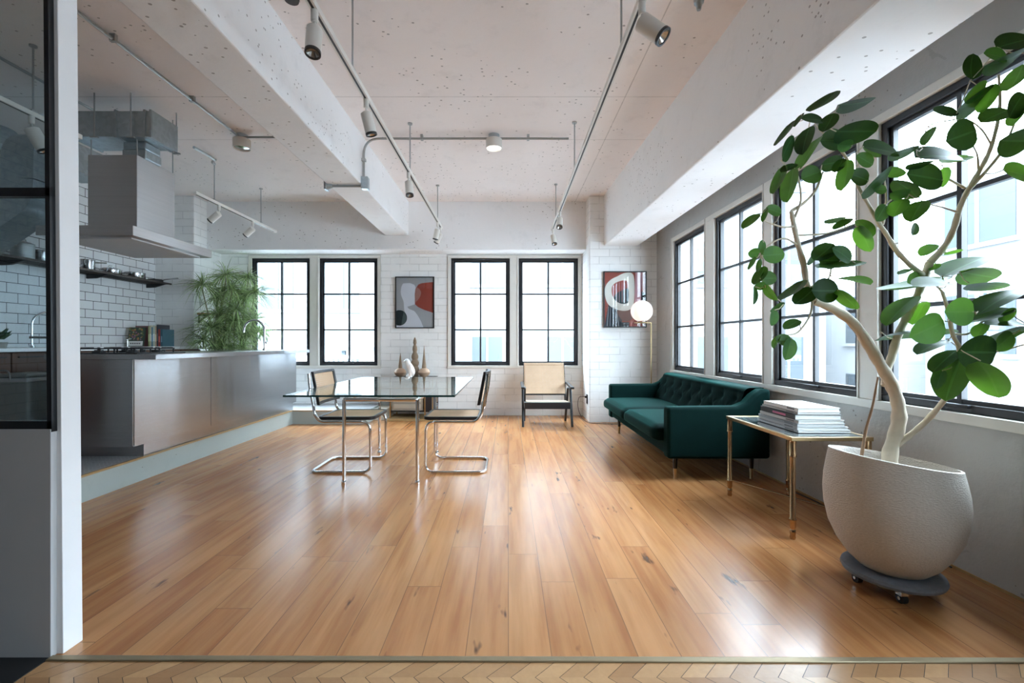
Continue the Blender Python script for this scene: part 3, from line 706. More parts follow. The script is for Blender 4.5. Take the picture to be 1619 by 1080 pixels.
for k in range(4):
    m = MB(); m.lathe([(0, 0), (.017, 0), (.015, .022), (0, .022)], (-3.40+k*.09, 4.09, 1.022), 14); m.build('control_knob', M['black'], r)
# bin
r = thing('pedal_bin', (-4.10, 3.85, zp), 'tall white lidded bin with a plastic liner behind the partition glass', 'bin')
m = MB(); m.hexa([(-4.20, 3.72, zp), (-3.97, 3.72, zp), (-3.97, 3.98, zp), (-4.20, 3.98, zp), (-4.23, 3.70, .82), (-3.95, 3.70, .82), (-3.95, 4.0, .82), (-4.23, 4.0, .82)]); m.build('bin_body', M['bin'], r, smooth=0, bevel=.02, bseg=3)
m = MB(); m.box(-4.235, -3.945, 3.69, 4.01, .78, .815); m.build('bin_liner', M['bag'], r, smooth=0, bevel=.006)
m = MB(); m.box(-4.235, -3.945, 3.69, 4.01, .82, .85); m.build('lid', M['bin'], r, smooth=0, bevel=.01)
m = MB(); m.tube(rpath([(-4.2, 3.69, .80), (-4.2, 3.68, .88), (-4.08, 3.68, .88), (-4.08, 3.69, .80)], .04), .006, 8); m.build('handle', M['conduit'], r)
# little potted succulent by the duct
r = thing('small_plant', (PX(2, 3.5)-.02, 3.5, 1.06), 'small dark green plant at the left edge on the wall worktop', 'plant')
m = MB(); c0 = V3(-2, 536, 3.5)
m.lathe([(0, 0), (.04, 0), (.05, .05), (0, .05)], (c0.x, 3.5, 1.06), 16); m.build('plant_pot', M['bin'], r)
m = MB()
for k in range(26):
    a = random.uniform(0, 2*pi); e = random.uniform(.1, 1.2); d = Vector((cos(a)*cos(e), sin(a)*cos(e), sin(e))); l = random.uniform(.05, .1)
    m.tube([c0, c0+d*l*.5, c0+d*l], [.003, .014, .002], 6)
m.build('foliage', colr((.02, .07, .03)), r)
# wire shelf with pans
r = thing('pan_shelf', (-4.77, 5.0, 1.91), 'long slatted metal shelf on the tiled wall holding pans', 'shelf')
m = MB(); zs = 1.905
m.box(-4.645, -4.63, 3.3, 6.2, zs, zs+.02); m.box(XL, XL+.015, 3.3, 6.2, zs, zs+.02)
for k in range(73): yy = 3.3+k*.04; m.box(XL, -4.63, yy, yy+.012, zs+.004, zs+.014)
m.build('slats', M['brass_old'] if False else simple('shelf_metal', (.10, .085, .075), .35, .7), r, smooth=0)
for yy in (3.5, 4.35, 5.25, 6.12):
    m = MB(); m.prism([(-4.65, zs), (XL, zs), (XL, zs-.05), (-4.80, zs-.045)], 'y', yy-.012, yy+.012); m.build('shelf_bracket', M['black'], r, smooth=0)
def pan(x, Y, rad, h, label, hnd=0, lid=False, mat='polished', hd=(0, 1, 0)):
    z = zs+.0205; X = PX(x, Y); r = thing('saucepan', (X, Y, z), label, 'pan', 'pans on the slatted kitchen shelf')
    m = MB(); m.lathe([(0, 0), (rad*.95, 0), (rad, .008), (rad, h), (rad*1.03, h+.002), (rad*.97, h), (rad*.96, .006), (0, .006)], (X, Y, z), 28); m.build('pan_body', M[mat], r)
    if lid:
        m = MB(); m.lathe([(rad*1.01, h+.003), (rad*.6, h+.022), (0, h+.03)], (X, Y, z), 28); m.tube(rpath([(X, Y-.03, z+h+.025), (X, Y-.03, z+h+.05), (X, Y+.03, z+h+.05), (X, Y+.03, z+h+.025)], .012), .004, 6); m.build('lid', M[mat], r)
    d = Vector(hd).normalized()
    if hnd:
        a = Vector((X, Y, z+h*.8))+d*rad; m = MB(); m.tube([a, a+d*.04+Vector((0, 0, .012)), a+d*hnd+Vector((0, 0, .03))], [.006, .007, .009], 8); m.build('pan_handle', M['polished'], r)
    else:
        for s in (-1, 1):
            a = Vector((X, Y, z+h*.75)); e = Vector((0, 1, 0)); n = Vector((1, 0, 0))
            m = MB(); m.tube(rpath([a+n*.035+e*s*rad, a+n*.03+e*s*(rad+.03), a-n*.03+e*s*(rad+.03), a-n*.035+e*s*rad], .012), .004, 6); m.build('pan_handle', M['polished'], r)
pan(36, 4.42, .085, .15, 'tall dark stockpot on the pan shelf behind the partition glass', 0, True, 'conduit')
pan(65, 4.66, .085, .13, 'steel stockpot touching the white post on the pan shelf')
pan(139, 5.10, .062, .12, 'small tall steel pot first right of the white post', .17)
pan(175, 5.42, .105, .06, 'steel pan with a domed lid in the middle of the shelf', 0, True)
pan(213, 5.77, .11, .075, 'wide low steel pan with loop handles near the shelf end')
pan(246, 6.08, .085, .035, 'low frying pan at the far end of the shelf, handle to the right', .2, False, 'iron', (1, .1, 0))
# cookbooks
def book(nm, X0, X1, Y0, Y1, Z0, Z1, cover, label, cat='book', group=None, spine='x0', extra=None, lean=0., rotz=0., piv=None, mark=None):
    c = Vector(((X0+X1)/2, (Y0+Y1)/2, Z0)); r = thing(nm, c, label, cat, group); dx, dy, dz = (X1-X0)/2, (Y1-Y0)/2, Z1-Z0
    dims = {'x': 2*dx, 'y': 2*dy, 'z': dz}; th = min(dims, key=dims.get); t = .0022
    lo = {'x': -dx, 'y': -dy, 'z': 0}; hi = {'x': dx, 'y': dy, 'z': dz}
    def B(m, l, h): m.box(*[v for a in 'xyz' for v in (l[a]+c['xyz'.index(a)], h[a]+c['xyz'.index(a)])])
    m = MB()
    l = dict(lo); h = dict(hi); h[th] = lo[th]+t; B(m, l, h)
    l = dict(lo); l[th] = hi[th]-t; B(m, l, dict(hi))
    sa = spine[0]; l = dict(lo); h = dict(hi)
    if spine[1] == '0': h[sa] = lo[sa]+t
    else: l[sa] = hi[sa]-t
    B(m, l, h); m.build('cover', cover, r, smooth=0, bevel=.001)
    l = {k: lo[k]+.004 for k in 'xyz'}; h = {k: hi[k]-.004 for k in 'xyz'}; l[th] = lo[th]+t; h[th] = hi[th]-t
    if spine[1] == '0': l[sa] = lo[sa]+t
    else: h[sa] = hi[sa]-t
    m = MB(); B(m, l, h); m.build('pages', M['paper'], r, smooth=0)
    if mark:
        mm, (ua, ub), (va, vb) = mark    # a printed bar on the spine or cover
        m = MB(); m.mat(mm)
        if sa == 'x': xx = c.x-dx-.0004; m.box(xx-.0003, xx+.0003, c.y-dy+2*dy*ua, c.y-dy+2*dy*ub, c.z+dz*va, c.z+dz*vb)
        else: yy = c.y-dy-.0004; m.box(c.x-dx+2*dx*ua, c.x-dx+2*dx*ub, yy-.0003, yy+.0003, c.z+dz*va, c.z+dz*vb)
        m.build('spine_print', None, r, smooth=0)
    r.rotation_euler = (lean, 0, rotz); return r
zw = 1.0605; g = 'cookbooks on the wall worktop'
sp = [((.40, .46, .20), .26, .018), ((.62, .60, .42), .27, .022), ((.15, .30, .42), .25, .018), ((.55, .60, .50), .27, .026), ((.60, .45, .30), .26, .020), ((.05, .05, .06), .28, .02), ((.36, .05, .04), .22, .026), ((.05, .12, .16), .22, .03)]
cn = ['olive green cookbook spine beside the flowery cover', 'cream and green cookbook, second upright spine from the left', 'blue cookbook between two pale cookbooks', 'thick pale green cookbook in the middle of the upright row', 'tan cookbook left of the black one', 'thin black cookbook, tallest in the row', 'shorter red cookbook right of the black one', 'teal cookbook at the right end of the row']
x_ = -4.62
for (c_, hh, tt), lb in zip(sp, cn):
    book('cookbook', x_, x_+tt-.001, 5.78, 5.98, zw, zw+hh, colr(c_), lb, 'book', g, 'y0', mark=(colr(tuple(min(1, q*1.8+.1) for q in c_)), (.2, .8), (.25, .6))); x_ += tt+.001
# flowery front cookbook facing the camera, leaning back
r = thing('cookbook', (-4.745, 5.72, zw), 'cookbook with a bright flowery food cover leaning at the left of the row', 'book', g)
m = MB(); m.box(-4.84, -4.65, 5.72, 5.742, zw, zw+.25); m.build('cover', colr((.05, .07, .05)), r, smooth=0, bevel=.001)
m = MB(); random.seed(3)
for k in range(60):
    a, b = random.uniform(-4.83, -4.66), random.uniform(zw+.08, zw+.24); rr = random.uniform(.006, .014); m.mat(colr(random.choice([(.35, .16, .04), (.40, .24, .06), (.28, .04, .05), (.12, .18, .05), (.10, .14, .06), (.30, .12, .20), (.36, .32, .2), (.06, .08, .05)])))
    m.prism([(a+rr*cos(q*pi/4), b+rr*sin(q*pi/4)) for q in range(8)], 'y', 5.7185-random.random()*.0006, 5.7195)
m.mat(colr((.75, .75, .72))); m.box(-4.835, -4.655, 5.7188, 5.7196, zw+.01, zw+.07)
m.mat(colr((.05, .05, .05)))
for k in range(6): m.box(-4.80+k*.021, -4.788+k*.021, 5.7180, 5.7189, zw+.03, zw+.048)
m.build('cover_print', None, r, smooth=0); r.rotation_euler = (-.2, 0, .12)
random.seed(7)
m = MB(); m.box(-4.80, -4.63, 5.80, 5.83, zw, zw+.265); tag(m.build('cookbook', colr((.22, .10, .10)), smooth=0, bevel=.001), 'maroon cookbook standing behind the flowery cookbook', 'book', g)
# wooden bracket shelf beside left pillar
r = thing('bracket_shelf', (-4.37, 6.45, 1.49), 'small wooden shelf on a black bracket beside the spiky plant', 'shelf')
m = MB(); m.box(-4.373, -4.02, 6.33, 6.60, 1.505, 1.53); m.build('shelf_board', M['edgewood'], r, smooth=0, bevel=.002)
m = MB(); m.tube([(-4.365, 6.36, 1.50), (-4.365, 6.36, 1.39)], .008, 6); m.tube([(-4.365, 6.36, 1.497), (-4.23, 6.36, 1.497)], .008, 6); m.tube([(-4.365, 6.36, 1.40), (-4.24, 6.36, 1.497)], .007, 6); m.build('bracket', M['black'], r, smooth=0)

# dracaena
r = thing('potted_dracaena', (-4.0, 6.2, zp), 'bushy spiky dracaena with thin striped leaves behind the kitchen island', 'plant')
m = MB(); m.lathe([(0, 0), (.15, 0), (.20, .30), (.19, .30), (.18, .27), (0, .27)], (-3.98, 6.5, zp), 32); m.build('plant_pot', M['bin'], r)
tufts = [(320, 451, 6.15, 34), (357, 436, 6.4, 42), (403, 462, 6.4, 38), (374, 490, 6.35, 48), (344, 497, 6.3, 38), (333, 520, 6.1, 44), (381, 548, 6.32, 32), (360, 525, 6.35, 40), (400, 505, 6.45, 36), (350, 468, 6.5, 38), (385, 470, 6.5, 36), (322, 538, 6.1, 34), (345, 545, 6.3, 34), (410, 525, 6.5, 30), (392, 440, 6.5, 26), (366, 458, 6.35, 34), (388, 528, 6.35, 36), (352, 548, 6.2, 30), (370, 508, 6.3, 38)]
ms = MB(); mb = MB(); tn = []
for i, (x, y, Y, Lp) in enumerate(tufts):
    c = V3(x, y, Y); base = Vector((-3.98+random.uniform(-.06, .06), 6.5+random.uniform(-.05, .05), zp+.26)); mid = (c+base)/2+Vector((random.uniform(-.1, .1), random.uniform(-.05, .05), -.1))
    ms.tube(spline([base, mid, c-Vector((0, 0, .06)), c+Vector((0, 0, .02))], 5), .0075, 6)
    L0 = Lp*Y/F*1.15
    for k in range(165):
        a = random.uniform(0, 2*pi); e = math.asin(random.uniform(-.25, 1)); l = L0*random.uniform(.7, 1.2); d = Vector((cos(a)*cos(e), sin(a)*cos(e)*.8, sin(e)))
        droop = random.uniform(.35, 1.15)*l; w = random.uniform(.0028, .0056); side = d.cross(Vector((0, 0, 1)))
        side = side.normalized() if side.length > .05 else Vector((1, 0, 0)); tv = random.random(); prev = None; n = 6
        side = (side+Vector((0, 0, random.uniform(-.8, .8)))).normalized()
        for j in range(n+1):
            t = j/n; q = c+d*l*t+Vector((0, 0, -droop*t*t*.8)); ww = w*(1-t**3)*(.5+.5*min(1, t*4))+.0004
            if q.x < -4.3 and q.y > 6.2: q.x = -4.3+random.random()*.02
            if q.z < 1.09 and q.x < -4.2: q.x = -4.2+random.random()*.02
            if q.y > 6.82: q.y = 6.82-random.random()*.03
            if q.y < 6.23: q.z = max(q.z, 1.025)
            vv = (mb.bm.verts.new(q-side*ww), mb.bm.verts.new(q+side*ww))
            if prev: mb.face((prev[0], prev[1], vv[1], vv[0])); tn.append(tv)
            prev = vv
ms.build('stems', simple('dracaena_stem', (.22, .22, .13), .7), r)
o = mb.build('foliage', M['blade'], r, smooth=180)
at = o.data.attributes.new('tone', 'FLOAT', 'FACE')
for i in range(len(o.data.polygons)): at.data[i].value = tn[i]

# ================================================================== DINING SET
r = thing('glass_dining_table', (-1.0, 4.01, 0), 'glass topped dining table on a chrome tube base', 'table')
x0, x1, y0, y1, zf = -1.283, -.709, 3.526, 4.498, .660
m = MB(); m.tube(rpath([(x0, y0, zf), (x1, y0, zf), (x1, y1, zf), (x0, y1, zf)], .03, 4, True), .0155, 14, True); m.build('frame', M['chrome'], r)
for a in (x0, x1):
    for b in (y0, y1):
        m = MB(); m.cyl((a, b, .01), (a, b, zf), .0145, seg=18); m.lathe([(0, 0), (.019, 0), (.021, .012), (.016, .03), (0, .03)], (a, b, 0), 18); m.build('leg', M['chrome'], r)
for a in (x0, x1):
    for b in (y0+.05, y1-.05):
        m = MB(); m.cyl((a, b, zf+.01), (a, b, .7145), .012, seg=14); m.build('glass_pad', M['chrome'], r)
m = MB(); gx0, gx1, gy0, gy1 = -1.612, -.38, 3.223, 4.98; zg0, zg1 = .715, .729
m.mat(M['tglass']); v = [m.bm.verts.new(q) for q in ((gx0, gy0, zg0), (gx1, gy0, zg0), (gx1, gy1, zg0), (gx0, gy1, zg0), (gx0, gy0, zg1), (gx1, gy0, zg1), (gx1, gy1, zg1), (gx0, gy1, zg1))]
m.face((v[3], v[2], v[1], v[0])); m.face(v[4:]); m.mat(M['glass_edge'])
for f in ((0, 1, 5, 4), (1, 2, 6, 5), (2, 3, 7, 6), (3, 0, 4, 7)): m.face([v[i] for i in f])
m.build('glass_top', None, r, smooth=0)

def cesca():
    r = thing('cantilever_chair', (0, 0, 0), 'chrome cantilever chair with black framed cane seat and back, right of the glass table', 'chair', 'cantilever chairs at the glass table')
    # local: front +x, sides +-y
    tr = .0125; half = .243
    side = lambda s: [(-.262, s*half, .845), (-.250, s*half, .70), (-.222, s*half, .58), (-.216, s*half, .50), (-.165, s*half, .437), (.255, s*half, .437), (.262, s*half, tr), (-.245, s*half, tr)]
    a = side(1); b = side(-1)
    path = a[:8] + b[:8][::-1]
    m = MB(); m.tube(rpath(path, .075, 7), tr, 12); m.build('tube_frame', M['chrome'], r)
    # seat
    def ring(w, l0, l1, cr, n=5):
        pts = []
        for cx, cy, a0 in ((l1-cr, w-cr, 0), (l0+cr, w-cr, 90), (l0+cr, -w+cr, 180), (l1-cr, -w+cr, 270)):
            for k in range(n+1): t = R(a0+90*k/n); pts.append((cx+cr*cos(t), cy+cr*sin(t)))
        return pts
    o_, i_ = ring(.232, -.20, .285, .06), ring(.205, -.172, .262, .04)
    m = MB(); n = len(o_); vs_ = [[m.bm.verts.new((x, y, z)) for x, y in L] for L, z in ((o_, .45), (o_, .478), (i_, .478), (i_, .45))]
    for q in range(4):
        A, B_ = vs_[q], vs_[(q+1) % 4]
        for k in range(n): m.face((A[k], A[(k+1) % n], B_[(k+1) % n], B_[k]))
    seat = m.build('seat_frame', M['ebony'], r, bevel=.004)
    m = MB(); m.prism(i_, 'z', .468, .474); m.build('cane_seat', M['cane_xy'], r, smooth=0)
    # back: curved panel, black surround
    def bp(u, v, off=0.):      # u -1..1 across, v 0..1 up
        x = -.185-.055*v - .028*(1-u*u)+ .0 ; return Vector((x+off, u*.232, .575+.285*v))
    m = MB(); N = 10
    def strip(u0, u1, v0, v1, nu, th, mat=None):
        vs1 = [[[m.bm.verts.new(bp(u0+(u1-u0)*i/nu, v, o)) for v in (v0, v1)] for o in (-th/2, th/2)] for i in range(nu+1)]
        for i in range(nu):
            a, b = vs1[i], vs1[i+1]
            m.face((a[0][0], b[0][0], b[0][1], a[0][1])); m.face((a[1][0], a[1][1], b[1][1], b[1][0]))
            m.face((a[0][1], b[0][1], b[1][1], a[1][1])); m.face((a[0][0], a[1][0], b[1][0], b[0][0]))
        for e in (vs1[0], vs1[-1]): m.face((e[0][0], e[0][1], e[1][1], e[1][0]))
    strip(-1, 1, .92, 1, N, .024); strip(-1, 1, 0, .08, N, .024); strip(-1, -.89, 0.07, .93, 2, .024); strip(.89, 1, .07, .93, 2, .024)
    m.build('back_frame', M['ebony'], r, bevel=.004)
    m = MB(); strip(-.90, .90, .07, .93, N, .005); m.build('cane_back', M['cane_yz'], r)
    return r
ch = cesca(); ch.location = (-.435, 4.04, 0); ch.rotation_euler = (0, 0, pi)
c2 = copy_tree(ch); c2.location = (-1.42, 4.045, 0); c2.rotation_euler = (0, 0, 0)
c2['label'] = 'chrome cantilever chair with cane seat and back, left of the glass table by the kitchen'

# ================================================================== ARMCHAIR
r = thing('cane_armchair', (.52, 6.15, 0), 'low black wooden armchair with cane seat and back under the window', 'armchair')
ax0, ax1 = .20, .845
for s, xx in ((-1, ax0), (1, ax1)):
    m = MB()
    def plank(p, q, w, d_):     # bar in the YZ plane
        p = Vector(p); q = Vector(q); t = (q-p); n = Vector((0, -t.z, t.y)).normalized()*w/2; e = Vector((d_/2, 0, 0))
        m.hexa([p-n-e, p-n+e, p+n+e, p+n-e, q-n-e, q-n+e, q+n+e, q+n-e])
    plank((xx, 5.91, 0), (xx, 6.10, .53), .042, .03); m.build('front_leg', M['ebony'], r, smooth=0, bevel=.005)
    m = MB(); plank((xx-s*.03, 6.40, 0), (xx-s*.03, 6.12, .50), .042, .03); m.build('rear_leg', M['ebony'], r, smooth=0, bevel=.005)
    m = MB(); m.hexa([(xx-.025, 5.88, .50), (xx+.025, 5.88, .50), (xx+.02, 6.50, .52), (xx-.02, 6.50, .52), (xx-.025, 5.88, .53), (xx+.025, 5.88, .53), (xx+.02, 6.50, .55), (xx-.02, 6.50, .55)]); m.build('armrest', M['ebony'], r, smooth=0, bevel=.008)
m = MB(); m.hexa([(ax0+.02, 5.92, .235), (ax1-.02, 5.92, .235), (ax1-.02, 6.40, .215), (ax0+.02, 6.40, .215), (ax0+.02, 5.92, .325), (ax1-.02, 5.92, .325), (ax1-.02, 6.40, .285), (ax0+.02, 6.40, .285)]); m.build('seat_frame', M['ebony'], r, smooth=0, bevel=.006)
m = MB(); m.hexa([(ax0+.045, 5.945, .324), (ax1-.045, 5.945, .324), (ax1-.045, 6.38, .286), (ax0+.045, 6.38, .286), (ax0+.045, 5.945, .334), (ax1-.045, 5.945, .334), (ax1-.045, 6.38, .296), (ax0+.045, 6.38, .296)]); m.build('cane_seat', colr((.70, .55, .40)), r, smooth=0)
def bk(x, v, o=0.): return Vector((x, 6.36+.20*v+o, .37+.44*v))
for xx in (ax0+.025, ax1-.05):
    m = MB(); m.hexa([bk(xx, -.35, -.02), bk(xx+.025, -.35, -.02), bk(xx+.025, -.35, .02), bk(xx, -.35, .02), bk(xx, 1.0, -.016), bk(xx+.025, 1.0, -.016), bk(xx+.025, 1.0, .016), bk(xx, 1.0, .016)]); m.build('back_post', M['ebony'], r, smooth=0, bevel=.004)
for v in (0.0, .97):
    m = MB(); m.hexa([bk(ax0+.025, v, -.015), bk(ax1-.025, v, -.015), bk(ax1-.025, v, .015), bk(ax0+.025, v, .015), bk(ax0+.025, v+.05, -.015), bk(ax1-.025, v+.05, -.015), bk(ax1-.025, v+.05, .015), bk(ax0+.025, v+.05, .015)])
    m.build('back_rail', M['ebony'], r, smooth=0, bevel=.004)
m = MB(); m.hexa([bk(ax0+.035, .05, -.022), bk(ax1-.035, .05, -.022), bk(ax1-.035, .05, -.012), bk(ax0+.035, .05, -.012), bk(ax0+.035, 1.02, -.022), bk(ax1-.035, 1.02, -.022), bk(ax1-.035, 1.02, -.012), bk(ax0+.035, 1.02, -.012)]); m.build('cane_back', M['cane_xz'], r, smooth=0)

# ================================================================== LOW CABINET + ORNAMENTS
YC = 6.62
r = thing('brass_frame_cabinet', (-1.36, YC, 0), 'low dark cabinet in a thin brass frame against the back wall', 'cabinet')
cx0, cx1, cyf, cyb, cz0, cz1 = -1.68, -1.075, 6.42, 6.82, .09, .578
m = MB(); m.box(cx0+.02, cx1-.14, cyf+.02, cyb, cz0+.02, cz1-.02); m.build('cabinet_body', colr((.30, .27, .22)), r, smooth=0)
m = MB()
for k in range(5): m.box(cx0+.05, cx1-.17, cyf+.008, cyf+.02, cz0+.05+k*.09, cz0+.11+k*.09)
m.build('drawer_fronts', colr((.42, .37, .30)), r, smooth=0)
for a in (cx0, cx1, cx1-.11):
    for b in (cyf, cyb-.02):
        m = MB(); m.box(a-.008, a+.008, b-.008+.01, b+.018, 0, cz1); m.build('brass_post', M['brass'], r, smooth=0)
m = MB(); m.box(cx0-.01, cx1+.01, cyf, cyb, cz1-.015, cz1); m.box(cx0, cx1, cyf+.01, cyb, cz0, cz0+.015); m.build('shelf_plate', M['black'], r, smooth=0)
m = MB(); m.box(cx1-.12, cx1-.02, cyf+.03, cyb-.02, cz0+.02, cz0+.34); m.build('inner_box', colr((.02, .02, .025)), r, smooth=0)
m = MB(); m.box(-1.72, -1.05, 6.36, 6.84, 0, .03); tag(m.build('cabinet_base', M['edgewood'], smooth=0, bevel=.003), 'flat wooden board on the floor under the brass framed cabinet', 'board')
r.location.z += .0305
ztop = cz1+.031
def gourd(nm, x, prof, label, mat2=None, Y=YC):
    X = PX(x, Y); r = thing(nm, (X, Y, ztop), label, 'ornament', 'gourd ornaments on the cabinet')
    m = MB(); m.lathe(prof[0], (X, Y, ztop), 28); m.build('gourd_body', mat2 or M['gourd_pale'], r)
    if len(prof) > 1: m = MB(); m.lathe(prof[1], (X, Y, ztop), 20); m.build('spire', M['gourd'], r)
bowl = [(0, 0), (.04, .002), (.075, .03), (.088, .065), (.075, .10), (.04, .125), (.025, .13)]
gourd('spired_gourd', 670.5, [bowl, [(.030, .12), (.034, .14), (.026, .20), (.02, .26), (.012, .33), (.008, .38), (.003, .455), (0, .46)]], 'round brown gourd with a tall spire right of the white bird')
gourd('spired_gourd', 633, [bowl, [(.028, .12), (.028, .16), (.02, .22), (.012, .28), (.004, .35), (0, .355)]], 'round brown gourd with a short spire left of the white bird')
gourd('stacked_gourd', 656, [[(0, 0), (.05, 0), (.062, .06), (.06, .12), (.045, .15), (.058, .18), (.06, .21), (.04, .25), (.05, .28), (.05, .31), (.028, .36), (.036, .40), (.032, .44), (.018, .47), (.026, .50), (.022, .54), (.008, .575), (0, .585)]], 'tallest woven gourd of stacked bulbs behind the white bird', M['gourd'], 6.70)
# bird figure
bx, by = PX(648, 6.46), 6.46
r = thing('bird_figurine', (bx, by, ztop), 'white porcelain parrot figurine on the brass framed cabinet', 'figurine')
m = MB(); m.tube(spline([(bx+.045, by+.01, ztop+.02), (bx+.03, by, ztop+.07), (bx+.01, by, ztop+.13), (bx-.02, by, ztop+.19), (bx-.035, by, ztop+.232), (bx-.04, by, ztop+.262)], 5), [.008, .018, .028, .038, .044, .048, .050, .051, .051, .051, .050, .049, .048, .046, .044, .042, .040, .038, .037, .036, .036, .036, .035, .031, .022, .008][:26], 16)
m.sphere((bx-.042, by, ztop+.235), .036, .034, .036); body = m.build('bird_body', M['porcelain'], r, smooth=180)
m = MB(); m.tube([(bx-.07, by, ztop+.238), (bx-.092, by, ztop+.228), (bx-.094, by, ztop+.208)], [.013, .010, .002], 8); m.build('beak', M['porcelain'], r)
for s in (-1, 1):
    m = MB(); m.sphere((bx+.012, by+s*.036, ztop+.11), .030, .018, .085, 14, 10); w_ = m.build('wing', M['porcelain'], r); 
    m = MB(); m.sphere((bx-.055, by+s*.031, ztop+.245), .004, seg=8, rings=6); m.build('eye', M['black'], r)
m = MB(); m.lathe([(0, 0), (.05, 0), (.048, .02), (.03, .05), (0, .06)], (bx-.01, by, ztop), 20); m.build('perch', M['porcelain'], r)
# pale low box left of the cabinet
m = MB(); m.box(-1.92, -1.73, 6.45, 6.82, .0, .16); tag(m.build('low_box', colr((.62, .57, .48)), smooth=0, bevel=.004), 'low beige box between the platform and the brass framed cabinet', 'box')

# ================================================================== PICTURES
def picture(nm, xa, xb, ya, yb, Y, label, shapes, bg, cx, cy):
    X0, X1, Z0, Z1 = PX(xa, Y), PX(xb, Y), PZ(yb, Y), PZ(ya, Y)
    r = thing(nm, ((X0+X1)/2, Y, Z0), label, 'picture'); t = .014
    m = MB(); m.box(X0, X1, Y-.01, Y+.02, Z0, Z0+t); m.box(X0, X1, Y-.01, Y+.02, Z1-t, Z1); m.box(X0, X0+t, Y-.01, Y+.02, Z0+t, Z1-t); m.box(X1-t, X1, Y-.01, Y+.02, Z0+t, Z1-t)
    m.build('picture_frame', M['ebony'], r, smooth=0)
    i0, i1, j0, j1 = X0+t, X1-t, Z0+t, Z1-t; m = MB(); m.mat(colr(bg, .8)); m.box(i0, i1, Y+.004, Y+.018, j0, j1)
    for k, (c, pts) in enumerate(shapes):
        m.mat(colr(c, .8)); yy = Y+.0037-.00035*k
        P = [(min(max(i0+(i1-i0)*(u-cx[0])/(cx[1]-cx[0]), i0), i1), min(max(j1-(j1-j0)*(v-cy[0])/(cy[1]-cy[0]), j0), j1)) for u, v in pts]
        f = m.face([m.bm.verts.new((a, yy, b)) for a, b in P])
    m.build('art_print', None, r, smooth=0)
    m = MB(); m.box(i0, i1, Y-.006, Y-.004, j0, j1); m.build('picture_glass', M['pane'], r, smooth=0)
def sm(pts, n=5):
    P = [Vector((a, b, 0)) for a, b in pts]; N = len(P); out = []
    for i in range(N):
        a, b, c, d = P[i-1], P[i], P[(i+1) % N], P[(i+2) % N]
        for k in range(n):
            t = k/n; q = .5*((2*b)+(c-a)*t+(2*a-5*b+4*c-d)*t*t+(3*b-a-3*c+d)*t**3); out.append((q.x, q.y))
    return out
white = [(365, 280), (470, 270), (540, 300), (560, 345), (548, 430), (550, 600), (500, 622), (430, 640), (455, 672), (540, 705), (590, 770), (640, 860), (680, 960), (420, 962), (265, 962), (265, 935), (380, 905), (425, 820), (400, 730), (383, 690), (375, 560), (335, 460), (328, 400), (340, 330)]
red = [(550, 600), (545, 440), (560, 360), (600, 295), (660, 272), (830, 256), (830, 735), (700, 690), (600, 645)]
pk = sm([(560, 350), (600, 350), (635, 390), (642, 440), (620, 500), (575, 555), (552, 570), (550, 440)])
circ = [(310+118*cos(k*pi/20), 812+120*sin(k*pi/20)) for k in range(40)]
sl = [(375, 715), (405, 755), (425, 812), (410, 870), (385, 905), (340, 925), (350, 860), (362, 790)]
picture('framed_picture', 625, 686.5, 437.5, 519, YB-.024, 'black framed abstract print in grey, white, red and dark green between the windows',
    [((.62, .63, .68), white), ((.30, .055, .035), red), ((.36, .17, .14), pk), ((.012, .018, .018), circ), ((.07, .09, .085), sl), ((.36, .36, .38), [(430, 640), (550, 602), (600, 648), (600, 740), (560, 700), (500, 680)])], (.36, .36, .37), (262, 832), (188, 958))
outer = sm([(430, 165), (510, 150), (565, 168), (592, 230), (600, 400), (588, 600), (545, 690), (470, 722), (380, 715), (280, 680), (200, 610), (165, 500), (160, 400), (190, 320), (260, 250), (350, 205)])
inner = sm([(440, 268), (495, 290), (508, 400), (508, 580), (450, 617), (370, 605), (300, 550), (265, 470), (265, 370), (310, 310), (380, 280)])
inlow = sm([(300, 500), (350, 450), (430, 410), (507, 395), (508, 580), (450, 617), (370, 605), (300, 550)])
sh = [((.55, .30, .34), [(612, 148), (715, 148), (690, 610), (600, 610)]), ((.02, .03, .045), [(700, 430), (757, 465), (757, 700), (690, 700)]),  # mauve upright is partly a window reflection, painted into the print
      ((.02, .035, .05), [(215, 630), (345, 690), (420, 860), (400, 957), (160, 957), (180, 830)]), ((.14, .07, .065), sm([(345, 715), (545, 700), (590, 800), (520, 870), (430, 872), (370, 800)])),
      ((.30, .08, .07), [(520, 880), (757, 860), (757, 957), (520, 957)]), ((.05, .07, .09), [(395, 890), (520, 890), (520, 957), (395, 957)]),
      ((.70, .66, .60), outer), ((.33, .075, .06), inner), ((.03, .055, .065), inlow)]
for k in range(5): sh.append(((.36, .38, .42), [(215+k*28, 660+k*4), (222+k*28, 660+k*4), (200+k*42, 950), (190+k*42, 950)]))
for k in range(4): sh.append(((.40, .22, .24), [(330+k*40, 300), (338+k*40, 298), (338+k*40, 600), (330+k*40, 590)]))
picture('framed_picture', 954.4, 1022, 429, 518, YP-.024, 'black framed red abstract print with a large off-white loop behind the floor lamp', sh, (.30, .06, .04), (158, 757), (148, 957))

